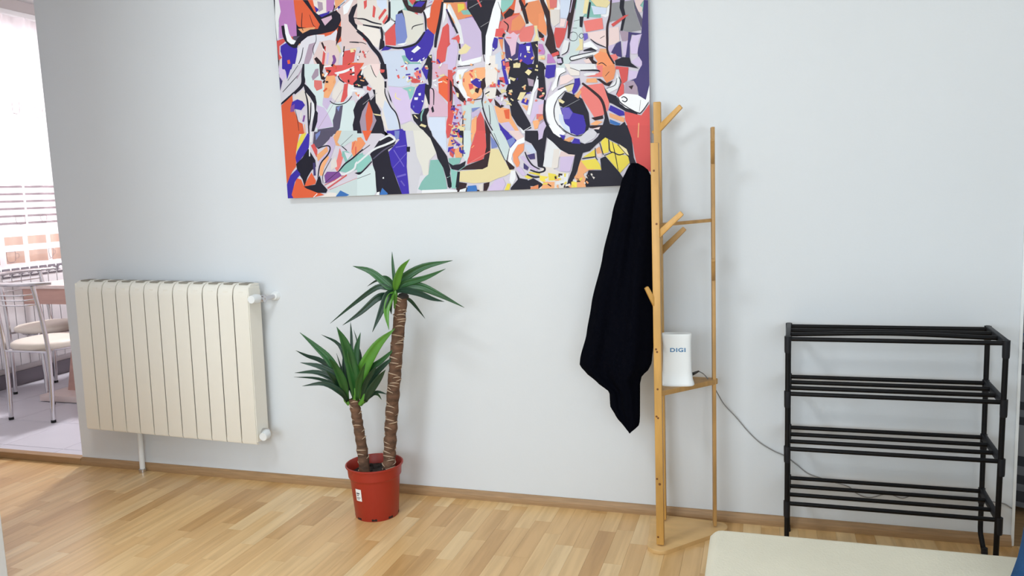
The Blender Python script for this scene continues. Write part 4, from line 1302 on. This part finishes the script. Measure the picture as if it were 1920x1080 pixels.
# ------------------------------------------------------------------ black towel hanging on the stand
TY = -.215
def interp(tab, y):
    for (y0, x0), (y1, x1) in zip(tab, tab[1:]):
        if y <= y1: t = (y-y0)/(y1-y0); t = t*t*(3-2*t)*.4+t*.6; return x0+(x1-x0)*t
    return tab[-1][1]
TL = [(306, 1183), (316, 1176), (340, 1165), (400, 1148), (480, 1130), (570, 1109), (625, 1100), (672, 1088), (684, 1087), (697, 1098), (714, 1118), (734, 1143), (760, 1144), (780, 1155), (800, 1171), (810, 1181)]
TR = [(306, 1196), (316, 1214), (340, 1226), (480, 1228), (640, 1226), (680, 1222), (692, 1217), (706, 1203), (720, 1200), (780, 1200), (796, 1199), (804, 1191), (810, 1183)]
rings = []; NY, NA = 84, 96
rg = random.Random(5)
for i in range(NY):
    y = 306+(810-306)*i/(NY-1); t = i/(NY-1)
    xl, xr = interp(TL, y), interp(TR, y)
    a, b = ony(xl, y, TY), ony(xr, y, TY); c_ = (a+b)/2; hw = (b-a).length/2; ux = (b-a).normalized()
    dep = (.018+.040*min(1, t*3))*(1 if t < .75 else 1-.65*(t-.75)/.25)
    ring = []
    for k in range(NA):
        an = 2*math.pi*k/NA; s = math.cos(an)
        fold = .016*math.sin(5.2*s+2.6*t+.6)+.007*math.sin(10.5*s-3*t+1)*min(1, t*2)+.0015*math.sin(23*s+5*t)
        fold *= (1-s*s*.9)*min(1, .25+t*3)*(1 if t < .8 else max(.1, 1-(t-.8)*4.5))
        yy = dep*math.sin(an)+fold*(1 if math.sin(an) < 0 else .6)
        ring.append(c_+ux*hw*s+Vector((0, yy, 0)))
    rings.append(ring)
tw = MB().loft(rings).build('towel', M_TOWEL, None, True, 80)
tag(tw, 'black terry towel hanging in folds from the coat stand', 'towel')

# ------------------------------------------------------------------ router on the shelf
RS = .584
rc = ony(1270, 716, -.205); rc = Vector((rc.x, -.205, RS))
ro = tag(empty('router', rc, R(8)), 'white upright wifi router with a flared foot on the coat stand shelf', 'router')
rings = []
for z, hw, hd in ((0, .0575, .030), (.004, .060, .032), (.010, .0585, .030), (.022, .0545, .026), (.05, .0515, .0235), (.10, .0500, .022), (.15, .0502, .022), (.178, .0515, .0225), (.184, .0520, .0225), (.187, .0515, .022)):
    rings.append([(math.copysign(abs(math.cos(a))**.45, math.cos(a))*hw, math.copysign(abs(math.sin(a))**.6, math.sin(a))*hd, z) for a in np.linspace(0, 2*math.pi, 48, endpoint=False)])
rb_ = MB().loft(rings).build('housing', M_WPLAST, ro, True, 50)
tc = bpy.data.curves.new('logo', 'FONT'); tc.body = 'DIGI'; tc.size = .0195; tc.align_x = 'CENTER'; tc.extrude = .0003; tc.space_character = 1.12; tc.offset = .0006
tob = bpy.data.objects.new('tmp', tc); COL.objects.link(tob)
bpy.context.view_layer.update()
me = bpy.data.meshes.new_from_object(tob.evaluated_get(bpy.context.evaluated_depsgraph_get())); bpy.data.objects.remove(tob)
lg = link('logo', me, mat('logo_ink', (78, 128, 172), .5), rb_, False); lg.location = (.002, -.0222, .124); lg.rotation_euler = (R(90), 0, 0); lg.scale = (1.32, 1, 1)
lg['label'] = 'blue DIGI lettering'
MB().bb(.0495, .056, -.006, .004, .034, .044, bevel=.001).build('power_socket', M_CABLEK, ro)

# power cable: from the router down the wall and on behind the shoe rack
def wc(x, y, Y): return ony(x, y, Y)
pts = [wc(1310, 696, -.155), wc(1322, 704, -.12), wc(1341, 730, -.072), wc(1357, 757, -.03), wc(1380, 782, -.012), wc(1402, 808, -.008), wc(1424, 829, -.008), wc(1450, 845, -.008), wc(1474, 856, -.008),
       wc(1495, 872, -.008), wc(1514, 887, -.008), wc(1535, 895, -.008), wc(1555, 902, -.008), wc(1590, 912, -.008), wc(1606, 925, -.008), wc(1630, 933, -.008), wc(1664, 926, -.008), wc(1692, 934, -.008), wc(1720, 926, -.008),
       wc(1760, 932, -.008), wc(1810, 934, -.008), wc(1868, 942, -.008), wc(1884, 945, -.008), wc(1897, 953, -.008)]
cb_ = tag(empty('power_cable', (pts[0].x, pts[0].y, 0)), 'thin grey power cable running from the router along the wall behind the shoe rack', 'cable')
o0 = Vector((pts[0].x, pts[0].y, 0))
MB().tube([p-o0 for p in bez(pts, 6)], .0021, 8).build('cord', M_CABLE, cb_)
sock = Vector((rc.x+.055*math.cos(R(8)), rc.y+.055*math.sin(R(8)), RS+.039))
MB().tube([sock-o0, (sock*.6+pts[0]*.4)-o0, pts[0]-o0], [.0055, .005, .0028], 10).build('plug', M_CABLEK, cb_)

# ------------------------------------------------------------------ shoe rack
X0, X1, YR, YF = .090, .722, -.045, -.300
rk = tag(empty('shoe_rack', ((X0+X1)/2, YF, 0)), 'black four-tier shoe rack of thin steel tubes against the wall', 'shoe rack')
ro_ = Vector(((X0+X1)/2, YF, 0))
TZ = (.776, .590, .400, .208); r_ = .0085
def L3(x, y, z): return Vector((x+.012*(y-YF)/(YR-YF), y, z))-ro_
for x, inn in ((X0, .0), (X1, -.006)):
    for y in (YF, YR):
        pts = [L3(x+inn, y, .0) , L3(x, y, TZ[0])]
        if y == YR and x > .4: pts = [L3(x+(.006 if x > .4 else 0), y-.045, .0), L3(x, y-.006, .055), L3(x, y, .075), L3(x, y, TZ[0])]
        lg_ = MB().tube(pts, .0082, 12).build('leg', M_BLKMET, rk)
        MB().tube([pts[0], pts[0]+Vector((0, 0, .022))], [.0105, .0098], 12).build('foot_cap', M_BLKCAP, lg_)
for i, z in enumerate(TZ):
    for x in (X0, X1):
        a_, c_ = L3(x, YF, z), L3(x, YR, z)
        e_ = MB().box((a_+c_)/2, (.015, (c_-a_).length+.008, .024), Matrix.Rotation(-math.atan2(c_.x-a_.x, c_.y-a_.y), 3, 'Z'), bevel=.003)
        for y in (YF, YR): e_.tube([L3(x, y, z-.046), L3(x, y, z-.040), L3(x, y, z+.010)], [.0098, .0106, .0110], 14)
        e_.build('end_bracket', M_BLKCAP, rk)
    for k in range(4):
        y = YF+.004+(YR-YF-.01)*k/3
        sag = .009 if (i == 0 and k == 1) else 0
        MB().tube(bez([L3(X0+.006, y, z), L3((X0+X1)/2, y, z+sag), L3(X1-.006, y, z)], 6), .0072, 12).build('bar', M_BLKMET, rk)

# ------------------------------------------------------------------ cream bench seat and blue cushion in the foreground
SX0, SY1, SZ = -.116, -1.075, .452
so_ = tag(empty('ottoman', (SX0+.75, SY1-.45, 0)), 'large cream upholstered bench seat with rounded edges on the laminate floor', 'ottoman')
cu = MB().box((0, 0, SZ-.09), (1.5, .9, .18), bevel=.029, seg=5)
for v_ in cu.bm.verts:
    if v_.co.z > SZ-.02: v_.co.z -= .006*(abs(v_.co.x)/.75)**4
cu.build('seat_cushion', M_SOFA, so_, True, 60)
MB().box((0, 0, .185), (1.47, .87, .19), bevel=.02, seg=3).build('base', M_SOFA, so_, True, 60)
for sx in (-1, 1):
    for sy in (-1, 1): MB().lathe([(.018, 0), (.024, .09), (.024, .1)], (sx*.66, sy*.37, 0), 16).build('leg', M_STAND2, so_)
def pillow(name, size, th, mtl):
    n = 28; b = MB(); vs_ = {}
    for s in (1, -1):
        for i in range(n+1):
            for j in range(n+1):
                u, v_ = 2*i/n-1, 2*j/n-1
                if s == -1 and (i in (0, n) or j in (0, n)): vs_[s, i, j] = vs_[1, i, j]; continue
                h = th/2*((1-u**4)*(1-v_**4))**.55
                pin = 1-.06*(1-abs(u*v_))
                sx_ = size/2*u*(1-.15*(1-v_*v_)*abs(u)**2) ; sz_ = size/2*v_*(1-.06*(1-u*u)*abs(v_)**2)
                vs_[s, i, j] = b.bm.verts.new((sx_, s*h+.004*math.sin(5*u+3*v_)*(1-u*u), sz_))
    for s in (1, -1):
        for i in range(n):
            for j in range(n): b.bm.faces.new((vs_[s, i, j], vs_[s, i+1, j], vs_[s, i+1, j+1], vs_[s, i, j+1]))
    return b.build(name, mtl, None, True, 80)
cs = pillow('cushion', .5, .17, M_BLUE)
cs.rotation_euler = (R(-8), R(4), R(6)); cs.location = (.742, -1.22, .708)
tag(cs, 'blue square cushion standing on the cream bench seat', 'cushion')

# ------------------------------------------------------------------ kitchen: table, two chairs, curtain
tb = tag(empty('dining_table', (-4.22, 1.58, KZ)), 'pinkish laminate pedestal dining table with a pale top in the kitchen', 'table')
MB().bb(-.48, .48, -.63, .63, .738, .762, bevel=.004).build('table_top', M_TTOP, tb)
MB().bb(-.478, .478, -.612, -.594, .635, .738).build('apron', M_TABLE, tb, False)
MB().bb(-.478, .478, .594, .612, .635, .738).build('apron', M_TABLE, tb, False)
MB().bb(-.47, -.452, -.594, .594, .635, .738).build('apron', M_TABLE, tb, False)
MB().bb(.452, .47, -.594, .594, .635, .738).build('apron', M_TABLE, tb, False)
for s in (-1, 1):
    b = MB(); y0, y1 = (s*.56-.012, s*.56+.012)
    b.loft([[(-.225, y, .045), (.225, y, .045), (.09, y, .64), (-.09, y, .64)] for y in (y0, y1)])
    b.build('pedestal_panel', M_TABLE, tb, False)
MB().bb(-.06, .06, -.55, .55, .3, .5).build('stretcher', M_TABLE, tb, False)
MB().bb(-.31, .31, -.72, .72, .004, .045, bevel=.004).build('foot_board', M_TTOP, tb)
MB().bb(-.29, .29, -.70, .70, 0, .006).build('glide', M_RUBBER, tb, False)

def chair(name, locn, rz, label):
    """chrome tube cafe chair, local +y is the sitter's forward"""
    e = tag(empty(name, locn, rz), label, 'chair', 'chrome kitchen chairs')
    for sx in (-1, 1):
        lp = bez([(sx*.165, 0, .012), (sx*.168, .012, .28), (sx*.17, .012, .46), (sx*.165, -.008, .66), (sx*.160, -.035, .822)], 5)
        l = MB().tube(lp, .0125, 14).build('leg', M_CHROME, e); MB().tube([(sx*.165, 0, 0), (sx*.165, 0, .016)], .0140, 14).build('foot_cap', M_RUBBER, l)
        fp = bez([(sx*.205, .335, .012), (sx*.195, .318, .25), (sx*.178, .29, .425), (sx*.12, .27, .438)], 5)
        l = MB().tube(fp, .0115, 14).build('leg', M_CHROME, e); MB().tube([(sx*.205, .335, 0), (sx*.205, .335, .016)], .0132, 14).build('foot_cap', M_RUBBER, l)
    # seat
    rings = []
    for z, k in ((.428, .86), (.436, .97), (.450, 1.0), (.464, .985), (.474, .9), (.479, .6), (.480, .1)):
        rings.append([(.205*k*math.copysign(abs(math.cos(a))**.8, math.cos(a)), .19+.2*k*math.copysign(abs(math.sin(a))**.8, math.sin(a)), z) for a in np.linspace(0, 2*math.pi, 40, endpoint=False)])
    MB().loft(rings).build('seat', M_SEAT, e, True, 60)
    fr = MB(); loop = [(.17*math.cos(a), .19+.17*math.sin(a), .424) for a in np.linspace(0, 2*math.pi, 33)]
    fr.tube(loop, .008, 8, cap=False); fr.tube([(-.17, .012, .424), (.17, .012, .424)], .008, 8); fr.build('seat_frame', M_CHROME, e)
    # broad curved top rail, ends swept forward
    rr = []
    for k in range(21):
        t = -1+2*k/20; x = .252*math.sin(t*1.1)/math.sin(1.1); y = -.055+.12*(1-math.cos(t*1.1))
        tg = Vector((math.cos(t*1.1), .5*math.sin(t*1.1), 0)).normalized(); nn = Vector((tg.y, -tg.x, 0))
        wz = .012*(1-.3*abs(t)**6); wn = .023*(1-.35*abs(t)**6)
        rr.append([Vector((x, y, .832))+nn*wn*math.cos(a)+Vector((0, 0, wz*math.sin(a))) for a in np.linspace(0, 2*math.pi, 14, endpoint=False)])
    MB().loft(rr).build('top_rail', M_CHROME, e)
    for z, y in ((.772, -.026), (.742, -.021), (.712, -.016)):
        MB().tube(bez([(-.162, y, z), (-.08, y-.03, z-.004), (.08, y-.03, z-.004), (.162, y, z)], 5), .0042, 8).build('back_rod', M_CHROME, e)
    return e
chair('kitchen_chair', (-4.165, .483, KZ), 0, 'chrome chair with cream seat at the near end of the kitchen table')
chair('kitchen_chair', (-4.90, 1.16, KZ), R(-90), 'chrome chair with cream seat tucked between the table and the kitchen radiator')

def curtain_mat():
    m = bpy.data.materials.new('sheer_printed_curtain'); m.use_nodes = True; nt = m.node_tree; nt.nodes.clear(); N = nt.nodes.new; L = nt.links.new
    out = N('ShaderNodeOutputMaterial'); df = N('ShaderNodeBsdfDiffuse'); tr = N('ShaderNodeBsdfTranslucent'); tp = N('ShaderNodeBsdfTransparent')
    ge = N('ShaderNodeNewGeometry'); sx = N('ShaderNodeSeparateXYZ'); L(ge.outputs['Position'], sx.inputs[0])
    def math_(op, a, b=None, v=None):
        n = N('ShaderNodeMath'); n.operation = op
        L(a, n.inputs[0]) if not isinstance(a, (int, float)) else setattr(n.inputs[0], 'default_value', a)
        if b is not None:
            if isinstance(b, (int, float)): n.inputs[1].default_value = b
            else: L(b, n.inputs[1])
        return n.outputs[0]
    z = sx.outputs[2]; y = sx.outputs[1]
    def band(a, b): return math_('MULTIPLY', math_('GREATER_THAN', z, a), math_('LESS_THAN', z, b))
    saw = math_('FRACT', math_('DIVIDE', math_('SUBTRACT', z, 1.155), .052))
    stripes = math_('MULTIPLY', math_('GREATER_THAN', saw, .70), band(1.155, 1.47))
    nz = N('ShaderNodeTexNoise'); nz.inputs['Scale'].default_value = 3.2; cb = N('ShaderNodeCombineXYZ'); L(y, cb.inputs[0]); L(cb.outputs[0], nz.inputs[0])
    mask = math_('GREATER_THAN', nz.outputs['Fac'], .43)
    tan = math_('MULTIPLY', math_('ADD', band(1.045, 1.105), band(.915, 1.0)), math_('GREATER_THAN', math_('FRACT', math_('MULTIPLY', y, 5.3)), .34))
    st_ = math_('MULTIPLY', stripes, mask)
    mx1 = N('ShaderNodeMix'); mx1.data_type = 'RGBA'; mx1.inputs[6].default_value = lin((250, 244, 246))+(1,); mx1.inputs[7].default_value = lin((140, 120, 126))+(1,); L(st_, mx1.inputs[0])
    mx2 = N('ShaderNodeMix'); mx2.data_type = 'RGBA'; mx2.inputs[7].default_value = lin((206, 170, 152))+(1,); L(mx1.outputs[2], mx2.inputs[6]); L(tan, mx2.inputs[0])
    L(mx2.outputs[2], df.inputs[0]); L(mx2.outputs[2], tr.inputs[0])
    s1 = N('ShaderNodeMixShader'); s1.inputs[0].default_value = .62; L(df.outputs[0], s1.inputs[1]); L(tr.outputs[0], s1.inputs[2])
    s2 = N('ShaderNodeMixShader'); s2.inputs[0].default_value = .14; L(s1.outputs[0], s2.inputs[1]); L(tp.outputs[0], s2.inputs[2])
    L(s2.outputs[0], out.inputs[0]); return m
CX = KX+.05
def cxf(y): return CX+.020*math.sin(y*34)+.010*math.sin(y*71+1)
ct = tag(empty('curtain', (CX, 1.46, .86)), 'sheer white kitchen curtain printed with stripes and cups', 'curtain')
ys = np.linspace(.45, 2.5, 330); zs = np.linspace(.90, 2.665, 14)
me = bpy.data.meshes.new('curtain_cloth')
vv = [(cxf(y)-CX, y-1.46, z-.86) for z in zs for y in ys]; nn = len(ys)
me.from_pydata(vv, [], [(j*nn+i, j*nn+i+1, (j+1)*nn+i+1, (j+1)*nn+i) for j in range(len(zs)-1) for i in range(nn-1)])
link('curtain_cloth', me, curtain_mat(), ct, True, 80)
M_PRINT = mat('curtain_print', (150, 132, 134), .9)
def cup(y0, z0, s):
    b = MB()
    def q(u, v_): y = y0+u*s; return Vector((cxf(y)+.004-CX, y-1.46, z0+v_*s-.86))
    b.tube(bez([q(-.5, 1), q(-.48, .4), q(-.3, .05), q(.3, .05), q(.48, .4), q(.5, 1)], 5), .0016, 5)
    b.tube([q(-.5, 1), q(0, .96), q(.5, 1)], .0014, 5)
    b.tube(bez([q(.48, .8), q(.75, .75), q(.72, .4), q(.44, .35)], 4), .0014, 5)
    b.tube([q(-.5, -.04), q(.5, -.04)], .0014, 5)
    b.build('printed_cup', M_PRINT, ct)
for y0, z0, s in ((1.24, .925, .075), (1.55, .93, .07), (1.40, 1.98, .085), (1.60, 1.96, .08), (1.33, 1.19, .06), (1.88, .93, .075), (1.05, .93, .075), (1.52, 1.20, .055)): cup(y0, z0, s)
rl = tag(MB().bb(KX, KX+.075, .4, 2.55, 2.665, 2.70, bevel=.004).build('curtain_rail', M_TRIMW), 'white ceiling-height curtain rail over the kitchen window', 'curtain rail')

# ------------------------------------------------------------------ hall: striped grey blanket glimpsed past the wall's end
def stripe_mat():
    m = bpy.data.materials.new('striped_blanket'); m.use_nodes = True; nt = m.node_tree; b = nt.nodes['Principled BSDF']; N = nt.nodes.new; L = nt.links.new
    ge = N('ShaderNodeNewGeometry'); sx = N('ShaderNodeSeparateXYZ'); L(ge.outputs['Position'], sx.inputs[0])
    mr = N('ShaderNodeMapRange'); mr.inputs[1].default_value = 0; mr.inputs[2].default_value = 1.0; L(sx.outputs[2], mr.inputs[0])
    rp = N('ShaderNodeValToRGB'); cr = rp.color_ramp; cr.interpolation = 'CONSTANT'
    gy, dk, lt = (112, 114, 120), (56, 58, 64), (134, 136, 140)
    seq = [(0, gy), (.05, dk), (.09, gy), (.12, dk), (.155, gy), (.19, dk), (.23, lt), (.35, dk), (.38, gy), (.41, dk), (.44, gy), (.54, dk), (.585, gy), (.64, dk), (.665, lt)]
    for i, (p, c_) in enumerate(seq):
        e = cr.elements[0] if i == 0 else (cr.elements[1] if i == 1 else cr.elements.new(p)); e.position = p; e.color = lin(c_)+(1,)
    L(mr.outputs[0], rp.inputs[0]); L(rp.outputs[0], b.inputs['Base Color']); b.inputs['Roughness'].default_value = .95
    return m
hc = tag(empty('door_curtain', (1.24, .30, 0)), 'grey and black striped curtain in the doorway past the end of the wall', 'curtain')
bl = MB(); rings = []
for z in np.linspace(.03, 2.19, 14):
    rings.append([(x-1.24, .02*math.sin(x*30+z*.4)-.006, z) for x in np.linspace(.86, 1.72, 44)]+[(x-1.24, .02*math.sin(x*30+z*.4)+.006, z) for x in np.linspace(1.72, .86, 44)])
bl.loft(rings).build('curtain_cloth', stripe_mat(), hc, True, 60)
MB().tube([(-.402, 0, 2.20), (1.262, 0, 2.20)], .011).build('curtain_rod', M_BLKCAP, hc)
